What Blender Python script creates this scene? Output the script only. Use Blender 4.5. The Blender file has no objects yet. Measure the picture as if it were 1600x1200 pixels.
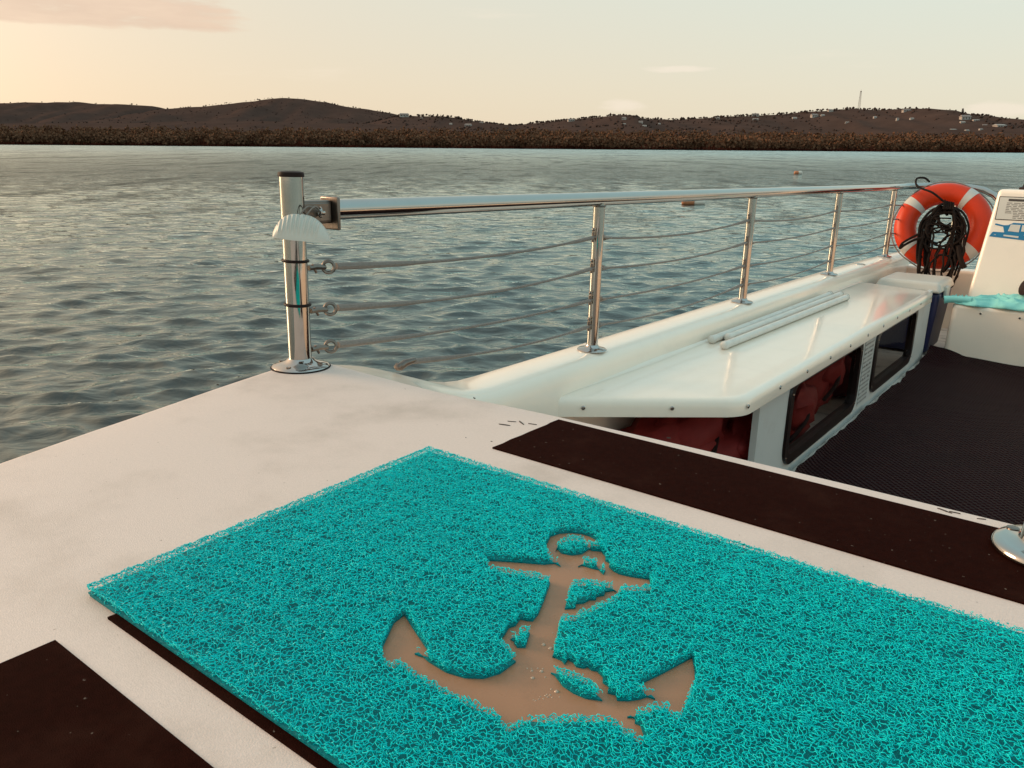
import bpy, bmesh, math, random
import numpy as np
from mathutils import Matrix, Vector, noise as mnoise

# ------------------------------------------------------------------ camera, sky, sun, exposure
scene = bpy.context.scene
COL = scene.collection
random.seed(7)
rng = np.random.default_rng(7)
CAM_H = 1.7                     # eye height above the water
FPX, PITCH, ROLL = 1230.0, math.atan((600 - 228) / 1230.0), math.atan(0.008)

fw = Vector((0, math.cos(PITCH), -math.sin(PITCH)))
rt = Vector((1, 0, 0))
up = rt.cross(fw)
r2 = rt * math.cos(ROLL) + up * math.sin(ROLL)
u2 = up * math.cos(ROLL) - rt * math.sin(ROLL)
cam_data = bpy.data.cameras.new('camera')
cam_data.sensor_width = 36
cam_data.lens = FPX / 1600 * 36
cam_data.clip_start = 0.02
cam_data.clip_end = 30000
cam = bpy.data.objects.new('camera', cam_data)
COL.objects.link(cam)
cam.matrix_world = Matrix(((r2.x, u2.x, -fw.x, 0), (r2.y, u2.y, -fw.y, 0), (r2.z, u2.z, -fw.z, CAM_H), (0, 0, 0, 1)))
scene.camera = cam

SUN_AZ, SUN_EL = math.radians(-68), math.radians(18)      # azimuth from +Y, negative = left
world = bpy.data.worlds.new('World')
scene.world = world
world.use_nodes = True
wn, wl = world.node_tree.nodes, world.node_tree.links
wn.clear()


def W(kind, **kw):
    n = wn.new(kind)
    for k, v in kw.items():
        if k == 'ins':
            for i, x in v.items():
                if isinstance(x, bpy.types.NodeSocket):
                    wl.new(x, n.inputs[i])
                else:
                    n.inputs[i].default_value = x
        else:
            setattr(n, k, v)
    return n


def wm(op, a, b=0.0, c=None):
    ins = {0: a, 1: b}
    if c is not None:
        ins[2] = c
    return W('ShaderNodeMath', operation=op, ins=ins).outputs[0]


def wmix(f, a, b, blend='MIX'):
    n = W('ShaderNodeMix', data_type='RGBA', blend_type=blend)
    for i, x in ((0, f), (6, a), (7, b)):
        if isinstance(x, bpy.types.NodeSocket):
            wl.new(x, n.inputs[i])
        else:
            n.inputs[i].default_value = x
    return n.outputs[2]


def wramp(fac, stops, interp='LINEAR'):
    n = W('ShaderNodeValToRGB', ins={0: fac})
    cr = n.color_ramp
    cr.interpolation = interp
    while len(cr.elements) < len(stops):
        cr.elements.new(0.5)
    for e, (p, c) in zip(cr.elements, stops):
        e.position = p
        e.color = (*c, 1)
    return n.outputs[0]


sky = W('ShaderNodeTexSky', sky_type='NISHITA', sun_disc=False, sun_elevation=SUN_EL, sun_rotation=SUN_AZ,
        altitude=0, air_density=1.0, dust_density=2.0, ozone_density=1.0)
tc = W('ShaderNodeTexCoord')
sep = W('ShaderNodeSeparateXYZ', ins={0: tc.outputs['Generated']})
zx, zy, zz = sep.outputs[0], sep.outputs[1], sep.outputs[2]
el = wm('MAXIMUM', zz, 0.0)
az = wm('ARCTAN2', zx, zy)
base = wramp(el, [(0.0, (.90, .70, .47)), (0.06, (.87, .74, .54)), (0.16, (.77, .79, .67)), (0.25, (.50, .77, .75)),
                  (0.50, (.44, .79, .87)), (1.0, (.52, .84, .98))])
# the dome is warm towards the setting sun and cool on the side away from it
ca = wm('COSINE', wm('SUBTRACT', az, SUN_AZ))
sdir = W('ShaderNodeCombineXYZ', ins={0: math.sin(SUN_AZ) * math.cos(SUN_EL), 1: math.cos(SUN_AZ) * math.cos(SUN_EL), 2: math.sin(SUN_EL)})
dotp = W('ShaderNodeVectorMath', operation='DOT_PRODUCT', ins={0: tc.outputs['Generated'], 1: sdir.outputs[0]}).outputs['Value']
glow = wm('POWER', wm('MULTIPLY_ADD', dotp, 0.5, 0.5), 2.4)
base = wmix(wm('MULTIPLY', glow, 0.80), base, (.82, .61, .42, 1))
# bright aureole round the sun itself, out of frame to the left
aur = wm('POWER', 2.718, wm('MULTIPLY', wm('SUBTRACT', dotp, 1.0), 11.0))
base = wmix(1.0, base, wmix(aur, (0, 0, 0, 1), (1.8, 1.1, .60, 1)), 'ADD')
# the side away from the sun is cooler
cool = wm('MULTIPLY', wm('MULTIPLY_ADD', ca, -0.5, 0.5), 0.45)
base = wmix(cool, base, (.60, .82, .80, 1))
# streaky clouds
vec = W('ShaderNodeCombineXYZ', ins={0: wm('MULTIPLY', az, 4.0), 1: wm('MULTIPLY', zz, 34.0), 2: 0.3}).outputs[0]
n1 = W('ShaderNodeTexNoise', ins={'Vector': vec, 'Scale': 1.0, 'Detail': 7.0, 'Roughness': 0.6}).outputs[0]
vec2 = W('ShaderNodeCombineXYZ', ins={0: wm('MULTIPLY', az, 11.0), 1: wm('MULTIPLY', zz, 60.0), 2: 4.3}).outputs[0]
n2 = W('ShaderNodeTexNoise', ins={'Vector': vec2, 'Scale': 1.0, 'Detail': 6.0, 'Roughness': 0.6}).outputs[0]
# bank to the left: its lower edge dips towards the right end
d_az = W('ShaderNodeMapRange', interpolation_type='SMOOTHSTEP', ins={0: az, 1: -0.23, 2: -0.34, 3: 0.0, 4: 1.0}).outputs[0]
lowE = W('ShaderNodeMapRange', interpolation_type='SMOOTHSTEP', ins={0: zz, 1: 0.102, 2: 0.122, 3: 0.0, 4: 1.0}).outputs[0]
hiE = W('ShaderNodeMapRange', interpolation_type='SMOOTHSTEP', ins={0: zz, 1: 0.30, 2: 0.15, 3: 0.0, 4: 1.0}).outputs[0]
bank = wm('MULTIPLY', wm('MULTIPLY', d_az, lowE), hiE)
cloud = W('ShaderNodeMapRange', interpolation_type='SMOOTHSTEP',
          ins={0: wm('ADD', wm('MULTIPLY', bank, 0.35), wm('ADD', wm('MULTIPLY', n1, 0.35), wm('MULTIPLY', n2, 0.40))), 1: 0.60, 2: 0.73, 3: 0.0, 4: 1.0}).outputs[0]
cloud_c = wmix(n2, (.62, .42, .31, 1), (.96, .72, .52, 1))
base = wmix(wm('MULTIPLY', cloud, 0.85), base, cloud_c)
# faint high wisps everywhere
wisp = W('ShaderNodeMapRange', interpolation_type='SMOOTHSTEP', ins={0: n1, 1: 0.60, 2: 0.78, 3: 0.0, 4: 0.22}).outputs[0]
base = wmix(wisp, base, (.98, .84, .68, 1))
# two small cumulus puffs low over the right-hand ridge
for pa, pe, ra, re in ((0.130, 0.047, 0.045, 0.012), (0.19, 0.086, 0.065, 0.006), (0.53, 0.040, 0.05, 0.012)):
    dx = wm('DIVIDE', wm('SUBTRACT', az, pa), ra)
    dy = wm('DIVIDE', wm('SUBTRACT', zz, pe), re)
    rr = wm('ADD', wm('MULTIPLY', dx, dx), wm('MULTIPLY', dy, dy))
    pm = W('ShaderNodeMapRange', interpolation_type='SMOOTHSTEP',
           ins={0: wm('SUBTRACT', wm('MULTIPLY', n2, 2.0), rr), 1: 0.5, 2: 1.1, 3: 0.0, 4: 0.55}).outputs[0]
    base = wmix(pm, base, (.97, .84, .70, 1))
nish = wmix(1.0, sky.outputs[0], (.10, .10, .10, 1), 'MULTIPLY')
final = wmix(0.90, nish, base)
bg = W('ShaderNodeBackground', ins={0: final, 1: 1.0})
W('ShaderNodeOutputWorld', ins={0: bg.outputs[0]})

sun_data = bpy.data.lights.new('sun', 'SUN')
sun_data.energy = 2.4
sun_data.angle = math.radians(25)
sun_data.color = (1.0, .70, .45)
sun = bpy.data.objects.new('sun', sun_data)
COL.objects.link(sun)
sd = Vector((math.sin(SUN_AZ) * math.cos(SUN_EL), math.cos(SUN_AZ) * math.cos(SUN_EL), math.sin(SUN_EL)))
sun.rotation_euler = sd.to_track_quat('Z', 'Y').to_euler()
sun.location = (-20, 10, 20)

vs = scene.view_settings
vs.view_transform = 'Standard'
vs.look = 'None'
vs.gamma = 1
vs.exposure = 0.1
vs.use_curve_mapping = False

# ------------------------------------------------------------------ materials
MATS = {}


def mat(name, base, rough=.5, metal=0.0, var=0.0, var_scale=8.0, bump=0.0, bump_scale=60.0, dark=None, dark_amt=0.0,
        dark_scale=3.0, coat=0.0, ior=1.45, stretch=None, spec=0.5, rvar=0.0, specks=None):
    m = bpy.data.materials.new(name)
    m.use_nodes = True
    nt = m.node_tree
    N, L = nt.nodes, nt.links
    b = N['Principled BSDF']
    b.inputs['Base Color'].default_value = (*base, 1)
    b.inputs['Roughness'].default_value = rough
    b.inputs['Metallic'].default_value = metal
    b.inputs['IOR'].default_value = ior
    b.inputs['Specular IOR Level'].default_value = spec
    b.inputs['Coat Weight'].default_value = coat
    b.inputs['Coat Roughness'].default_value = 0.11
    t = N.new('ShaderNodeTexCoord')
    vec = t.outputs['Object']
    if stretch:
        mp = N.new('ShaderNodeMapping')
        mp.inputs['Scale'].default_value = stretch
        L.new(vec, mp.inputs[0])
        vec = mp.outputs[0]

    def noise(scale, detail=5.0, r=.6):
        n = N.new('ShaderNodeTexNoise')
        n.inputs['Scale'].default_value = scale
        n.inputs['Detail'].default_value = detail
        n.inputs['Roughness'].default_value = r
        L.new(vec, n.inputs['Vector'])
        return n.outputs[0]

    def mix(f, a, c, blend='MIX'):
        x = N.new('ShaderNodeMix')
        x.data_type = 'RGBA'
        x.blend_type = blend
        for i, v in ((0, f), (6, a), (7, c)):
            if isinstance(v, bpy.types.NodeSocket):
                L.new(v, x.inputs[i])
            else:
                x.inputs[i].default_value = v
        return x.outputs[2]
    col = None
    if var > 0:
        lo = tuple(c * (1 - var) for c in base) + (1,)
        hi = tuple(min(1, c * (1 + var)) for c in base) + (1,)
        col = mix(noise(var_scale), lo, hi)
    if dark is not None:
        mr = N.new('ShaderNodeMapRange')
        mr.interpolation_type = 'SMOOTHSTEP'
        L.new(noise(dark_scale, 8.0, .65), mr.inputs[0])
        mr.inputs[1].default_value = .48
        mr.inputs[2].default_value = .78
        mr.inputs[4].default_value = dark_amt
        col = mix(mr.outputs[0], col if col is not None else (*base, 1), (*dark, 1))
    if specks is not None:      # colour, scale, threshold
        mr = N.new('ShaderNodeMapRange')
        L.new(noise(specks[1], 2.0, .5), mr.inputs[0])
        mr.inputs[1].default_value = specks[2]
        mr.inputs[2].default_value = specks[2] + .03
        col = mix(mr.outputs[0], col if col is not None else (*base, 1), (*specks[0], 1))
    if col is not None:
        L.new(col, b.inputs['Base Color'])
    if rvar > 0:
        mr = N.new('ShaderNodeMapRange')
        L.new(noise(14.0), mr.inputs[0])
        mr.inputs[3].default_value = max(0.02, rough - rvar)
        mr.inputs[4].default_value = rough + rvar
        L.new(mr.outputs[0], b.inputs['Roughness'])
    if bump > 0:
        bp = N.new('ShaderNodeBump')
        bp.inputs['Strength'].default_value = bump
        bp.inputs['Distance'].default_value = 0.002
        L.new(noise(bump_scale, 6.0), bp.inputs['Height'])
        L.new(bp.outputs[0], b.inputs['Normal'])
    MATS[name] = m
    return m


M_DECK = mat('deck_paint', (.69, .555, .50), .62, var=.13, var_scale=300.0, bump=.35, bump_scale=700, dark=(.42, .33, .28), dark_amt=.62, dark_scale=4.2, specks=((.30, .22, .18), 210, .74))
M_GEL = mat('white_gelcoat', (.97, .82, .69), .34, var=.04, var_scale=5, coat=.85, bump=.035, bump_scale=7, dark=(.68, .57, .48), dark_amt=.3, dark_scale=5, rvar=.08)
M_GELDIRTY = mat('worn_white_floor', (.72, .64, .57), .55, var=.15, var_scale=9, bump=.25, bump_scale=50, dark=(.16, .09, .06), dark_amt=.95, dark_scale=6.0, stretch=(1.0, 3.0, 1.0))
M_CHROME = mat('polished_steel', (.44, .415, .395), .075, 1.0, var=.06, var_scale=20, bump=.03, bump_scale=30, rvar=.04)
M_STEELDULL = mat('dull_steel', (.20, .165, .145), .34, 1.0, var=.2, var_scale=60, bump=.2, bump_scale=200)
M_BLACK = mat('black_rubber', (.016, .006, .005), .55, bump=.2, bump_scale=120, spec=.2)
M_STRIP = mat('non_slip_tape', (.018, .0035, .002), .9, var=.5, var_scale=120, bump=.8, bump_scale=900, spec=.03, dark=(.034, .011, .007), dark_amt=.8, dark_scale=9, specks=((.16, .12, .10), 170, .745))
M_ROPE = mat('grey_rope', (.24, .205, .185), .85, var=.35, var_scale=160, bump=.9, bump_scale=350)
M_PLASTIC = mat('aged_white_plastic', (.58, .54, .48), .42, var=.06, var_scale=30, bump=.1, bump_scale=90)
M_PVC = mat('pvc_tube', (.70, .66, .60), .35, var=.08, var_scale=12, dark=(.4, .33, .27), dark_amt=.4, dark_scale=14)
M_RING = mat('orange_vinyl', (.62, .040, .006), .42, var=.12, var_scale=6, bump=.15, bump_scale=25, spec=.35)
M_TAPE = mat('reflective_tape', (.56, .53, .49), .42, var=.1, var_scale=40, bump=.2, bump_scale=70)
M_HOSE = mat('black_rope', (.014, .008, .006), .7, bump=.5, bump_scale=200, spec=.15)
M_BLUE = mat('cooler_blue', (.018, .022, .075), .4, var=.1, var_scale=10)
M_CLOTH = mat('aqua_cloth', (.24, .62, .58), .85, var=.1, var_scale=18, bump=.5, bump_scale=260)
M_RED = mat('red_fabric', (.19, .008, .006), .75, var=.3, var_scale=14, bump=.5, bump_scale=60)
M_REDCAP = mat('red_cap_fabric', (.5, .012, .012), .7, var=.1)
M_TEAL = mat('teal_vinyl', (.0, .70, .70), .34, var=.15, var_scale=22, spec=.22)
M_BACK = mat('shaded_teal_backing', (.0, .20, .22), .6, var=.4, var_scale=260, bump=1.0, bump_scale=260, spec=.2)  # darker than the threads: depth shade between the loops painted into the colour
M_TAN = mat('tan_vinyl', (.345, .175, .100), .28, var=.07, var_scale=20, bump=.06, bump_scale=40, dark=(.2, .11, .065), dark_amt=.4, dark_scale=22, rvar=.06, spec=.3)
M_FRAME = mat('window_rubber', (.012, .006, .005), .35)
M_PAPER = mat('placard_white', (.66, .61, .55), .5, var=.05)
M_INK = mat('print_ink', (.06, .045, .04), .6)
M_INKSOFT = mat('faded_ink', (.20, .17, .155), .6)
M_DECALBLUE = mat('decal_blue', (.015, .18, .36), .4)
M_CHIP = mat('chipped_paint', (.05, .035, .03), .8)
M_HOUSE = mat('house_render', (.40, .35, .32), .8)
M_ROOF = mat('house_roof', (.24, .19, .17), .7)
M_ROOFW = mat('house_roof_pale', (.36, .32, .29), .7)
M_MAST = mat('mast_steel', (.18, .13, .11), .6)
M_HILL = mat('hill_scrub', (.068, .043, .036), 1.0, var=.3, var_scale=.03, dark=(.10, .060, .048), dark_amt=.6, dark_scale=.008, spec=0)
M_WOOD = mat('hill_tree_foliage', (.060, .038, .032), 1.0, var=.4, var_scale=.05, spec=0)
M_MANG = mat('mangrove_foliage', (.140, .072, .043), 1.0, var=.4, var_scale=.035, spec=0)
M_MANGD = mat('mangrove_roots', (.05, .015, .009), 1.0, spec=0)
M_FLOATO = mat('float_orange', (.42, .16, .07), .6, var=.2, var_scale=10)
M_FLOATW = mat('float_white', (.62, .55, .48), .6)
M_PANEL = mat('locker_panel', (.60, .60, .575), .38, var=.05, var_scale=6, dark=(.42, .36, .31), dark_amt=.4, dark_scale=8)

# clear window pane
M_PANE = bpy.data.materials.new('tinted_pane')
M_PANE.use_nodes = True
_n, _l = M_PANE.node_tree.nodes, M_PANE.node_tree.links
_n.clear()
_o = _n.new('ShaderNodeOutputMaterial')
_t = _n.new('ShaderNodeBsdfTransparent')
_t.inputs[0].default_value = (.90, .86, .84, 1)
_g = _n.new('ShaderNodeBsdfGlossy')
_g.inputs['Roughness'].default_value = .05
_x = _n.new('ShaderNodeMixShader')
_x.inputs[0].default_value = .035
_l.new(_t.outputs[0], _x.inputs[1])
_l.new(_g.outputs[0], _x.inputs[2])
_l.new(_x.outputs[0], _o.inputs[0])

# water drop: opaque, the light through it painted in as pale tan
M_DROP = mat('water_drop', (.40, .26, .17), .04, coat=1.0, spec=.8)

# water
M_WATER = mat('sea_water', (.017, .024, .024), .045, ior=1.50)
M_WATER.node_tree.nodes['Principled BSDF'].inputs['Specular Tint'].default_value = (.84, 1.0, .97, 1)
_nt = M_WATER.node_tree
_b = _nt.nodes['Principled BSDF']
_tc = _nt.nodes.new('ShaderNodeTexCoord')
# distance from the boat: waves smaller than the mesh there count as roughness
_ln = _nt.nodes.new('ShaderNodeVectorMath')
_ln.operation = 'LENGTH'
_nt.links.new(_tc.outputs['Object'], _ln.inputs[0])


def _dist_map(d0, d1, v0, v1):
    m_ = _nt.nodes.new('ShaderNodeMapRange')
    _nt.links.new(_ln.outputs['Value'], m_.inputs[0])
    for k_, v_ in zip((1, 2, 3, 4), (d0, d1, v0, v1)):
        m_.inputs[k_].default_value = v_
    return m_.outputs[0]


_rough = _dist_map(15, 260, .045, .27)
_h = None
for st_, dist, fade in (((.05, .16, 1), .8, (60, 200)), ((.10, .34, 1), .42, (30, 130)), ((.42, 1.1, 1), .12, (7, 40)), ((1.5, 3.2, 1), .080, (4, 20)), ((4.0, 7.0, 1), .017, None), ((15, 24, 1), .0016, None)):
    mp = _nt.nodes.new('ShaderNodeMapping')
    mp.inputs['Scale'].default_value = st_
    mp.inputs['Rotation'].default_value = (0, 0, .16)
    _nt.links.new(_tc.outputs['Object'], mp.inputs[0])
    nz = _nt.nodes.new('ShaderNodeTexNoise')
    nz.inputs['Scale'].default_value = 1.0
    nz.inputs['Detail'].default_value = 2.5
    nz.inputs['Roughness'].default_value = .5
    nz.inputs['Distortion'].default_value = .7
    _nt.links.new(mp.outputs[0], nz.inputs['Vector'])
    bp = _nt.nodes.new('ShaderNodeBump')
    bp.inputs['Strength'].default_value = 1.0
    bp.inputs['Distance'].default_value = dist
    if fade:
        _nt.links.new(_dist_map(fade[0], fade[1], 0, 1), bp.inputs['Strength'])
    _nt.links.new(nz.outputs[0], bp.inputs['Height'])
    if _h is not None:
        _nt.links.new(_h, bp.inputs['Normal'])
    _h = bp.outputs[0]
# murky green-grey body under a sky-reflecting surface
_df = _nt.nodes.new('ShaderNodeBsdfDiffuse')
_df.inputs[0].default_value = (.016, .018, .018, 1)
_gl = _nt.nodes.new('ShaderNodeBsdfGlossy')
_gl.inputs[0].default_value = (.89, 1.0, .99, 1)
_nt.links.new(_rough, _gl.inputs['Roughness'])
_nt.links.new(_h, _gl.inputs['Normal'])
_nt.links.new(_h, _df.inputs['Normal'])
_fr = _nt.nodes.new('ShaderNodeFresnel')
_fr.inputs[0].default_value = 1.62
_nt.links.new(_h, _fr.inputs['Normal'])
_ms = _nt.nodes.new('ShaderNodeMixShader')
# gust patches: rougher water reflects less of the low sky
_pf = None
for st_, fade, amt in (((.05, .014, 1), (60, 260), .18), ((.16, .045, 1), (25, 90), .32), ((.5, .16, 1), (10, 30), .38)):
    mp = _nt.nodes.new('ShaderNodeMapping')
    mp.inputs['Scale'].default_value = st_
    _nt.links.new(_tc.outputs['Object'], mp.inputs[0])
    nz = _nt.nodes.new('ShaderNodeTexNoise')
    nz.inputs['Scale'].default_value = 1.0
    nz.inputs['Detail'].default_value = 4.0
    nz.inputs['Roughness'].default_value = .6
    _nt.links.new(mp.outputs[0], nz.inputs['Vector'])
    mr = _nt.nodes.new('ShaderNodeMapRange')
    mr.interpolation_type = 'SMOOTHSTEP'
    _nt.links.new(nz.outputs[0], mr.inputs[0])
    for k_, v_ in zip((1, 2, 3, 4), (.50, .68, 0, amt)):
        mr.inputs[k_].default_value = v_
    mu = _nt.nodes.new('ShaderNodeMath')
    mu.operation = 'MULTIPLY'
    _nt.links.new(mr.outputs[0], mu.inputs[0])
    _nt.links.new(_dist_map(fade[0], fade[1], 0, 1), mu.inputs[1])
    om = _nt.nodes.new('ShaderNodeMath')
    om.operation = 'SUBTRACT'
    om.inputs[0].default_value = 1.0
    _nt.links.new(mu.outputs[0], om.inputs[1])
    m2 = _nt.nodes.new('ShaderNodeMath')
    m2.operation = 'MULTIPLY'
    _nt.links.new(om.outputs[0], m2.inputs[0])
    _nt.links.new(_pf if _pf is not None else _fr.outputs[0], m2.inputs[1])
    _pf = m2.outputs[0]
_nt.links.new(_pf, _ms.inputs[0])
_nt.links.new(_df.outputs[0], _ms.inputs[1])
_nt.links.new(_gl.outputs[0], _ms.inputs[2])
_nt.links.new(_ms.outputs[0], _nt.nodes['Material Output'].inputs[0])
_nt.nodes.remove(_b)

# woven rubber floor mat
M_RUBBER = bpy.data.materials.new('woven_rubber')
M_RUBBER.use_nodes = True
_nt = M_RUBBER.node_tree
_b = _nt.nodes['Principled BSDF']
_b.inputs['Roughness'].default_value = .6
_b.inputs['Specular IOR Level'].default_value = .06
_tc = _nt.nodes.new('ShaderNodeTexCoord')
_sx = _nt.nodes.new('ShaderNodeSeparateXYZ')
_nt.links.new(_tc.outputs['Object'], _sx.inputs[0])


def _sin(sock, k):
    a = _nt.nodes.new('ShaderNodeMath')
    a.operation = 'MULTIPLY'
    _nt.links.new(sock, a.inputs[0])
    a.inputs[1].default_value = k
    s = _nt.nodes.new('ShaderNodeMath')
    s.operation = 'SINE'
    _nt.links.new(a.outputs[0], s.inputs[0])
    return s.outputs[0]


_m = _nt.nodes.new('ShaderNodeMath')
_m.operation = 'MULTIPLY'
_nt.links.new(_sin(_sx.outputs[0], 260), _m.inputs[0])
_nt.links.new(_sin(_sx.outputs[1], 260), _m.inputs[1])
_bp = _nt.nodes.new('ShaderNodeBump')
_bp.inputs['Strength'].default_value = 1.0
_bp.inputs['Distance'].default_value = .006
_nt.links.new(_m.outputs[0], _bp.inputs['Height'])
_nt.links.new(_bp.outputs[0], _b.inputs['Normal'])
_nz = _nt.nodes.new('ShaderNodeTexNoise')
_nz.inputs['Scale'].default_value = 5
_nt.links.new(_tc.outputs['Object'], _nz.inputs['Vector'])
_mx = _nt.nodes.new('ShaderNodeMix')
_mx.data_type = 'RGBA'
_nt.links.new(_nz.outputs[0], _mx.inputs[0])
_mx.inputs[6].default_value = (.016, .0036, .0045, 1)
_mx.inputs[7].default_value = (.028, .0065, .008, 1)
_nt.links.new(_mx.outputs[2], _b.inputs['Base Color'])


# illegible small print: rows of grey dashes on paper
def print_material(name, paper, ink, rows, cols):
    m = bpy.data.materials.new(name)
    m.use_nodes = True
    nt = m.node_tree
    N, L = nt.nodes, nt.links
    b = N['Principled BSDF']
    b.inputs['Roughness'].default_value = .45
    t = N.new('ShaderNodeTexCoord')
    mp = N.new('ShaderNodeMapping')
    mp.inputs['Scale'].default_value = (cols, rows, 1)
    L.new(t.outputs['UV'], mp.inputs[0])
    w = N.new('ShaderNodeTexWave')
    w.wave_type, w.bands_direction = 'BANDS', 'Y'
    w.inputs['Scale'].default_value = 1 / (2 * math.pi) * 6.2832 / 2
    L.new(mp.outputs[0], w.inputs['Vector'])
    nz = N.new('ShaderNodeTexNoise')
    nz.inputs['Scale'].default_value = 1.0
    nz.inputs['Detail'].default_value = 3
    L.new(mp.outputs[0], nz.inputs['Vector'])
    mu = N.new('ShaderNodeMath')
    mu.operation = 'MULTIPLY'
    L.new(w.outputs[1], mu.inputs[0])
    L.new(nz.outputs[0], mu.inputs[1])
    mr = N.new('ShaderNodeMapRange')
    L.new(mu.outputs[0], mr.inputs[0])
    mr.inputs[1].default_value = .26
    mr.inputs[2].default_value = .42
    x = N.new('ShaderNodeMix')
    x.data_type = 'RGBA'
    L.new(mr.outputs[0], x.inputs[0])
    x.inputs[6].default_value = (*paper, 1)
    x.inputs[7].default_value = (*ink, 1)
    L.new(x.outputs[2], b.inputs['Base Color'])
    return m


M_PRINT = print_material('placard_print', (.62, .57, .51), (.16, .13, .12), 15, 9)
M_NOTICE = print_material('notice_print', (.50, .50, .48), (.22, .21, .2), 9, 4)

# ------------------------------------------------------------------ mesh helpers
BOAT_O = Vector((-.397, 1.424, CAM_H - .400))
ET, ES, EN = Vector((.796171, -.605071, 0)), Vector((.60488, .795918, -.025184)), Vector((.015227, .02006, .999683))
BOAT_M = Matrix(((ET.x, ES.x, EN.x, BOAT_O.x), (ET.y, ES.y, EN.y, BOAT_O.y), (ET.z, ES.z, EN.z, BOAT_O.z), (0, 0, 0, 1)))
# boat coordinates: x = t (to starboard), y = s (along the rail, away from the camera), z = n (up); origin at the corner post's foot
CAM_B = BOAT_M.inverted() @ Vector((0, 0, CAM_H))


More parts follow.
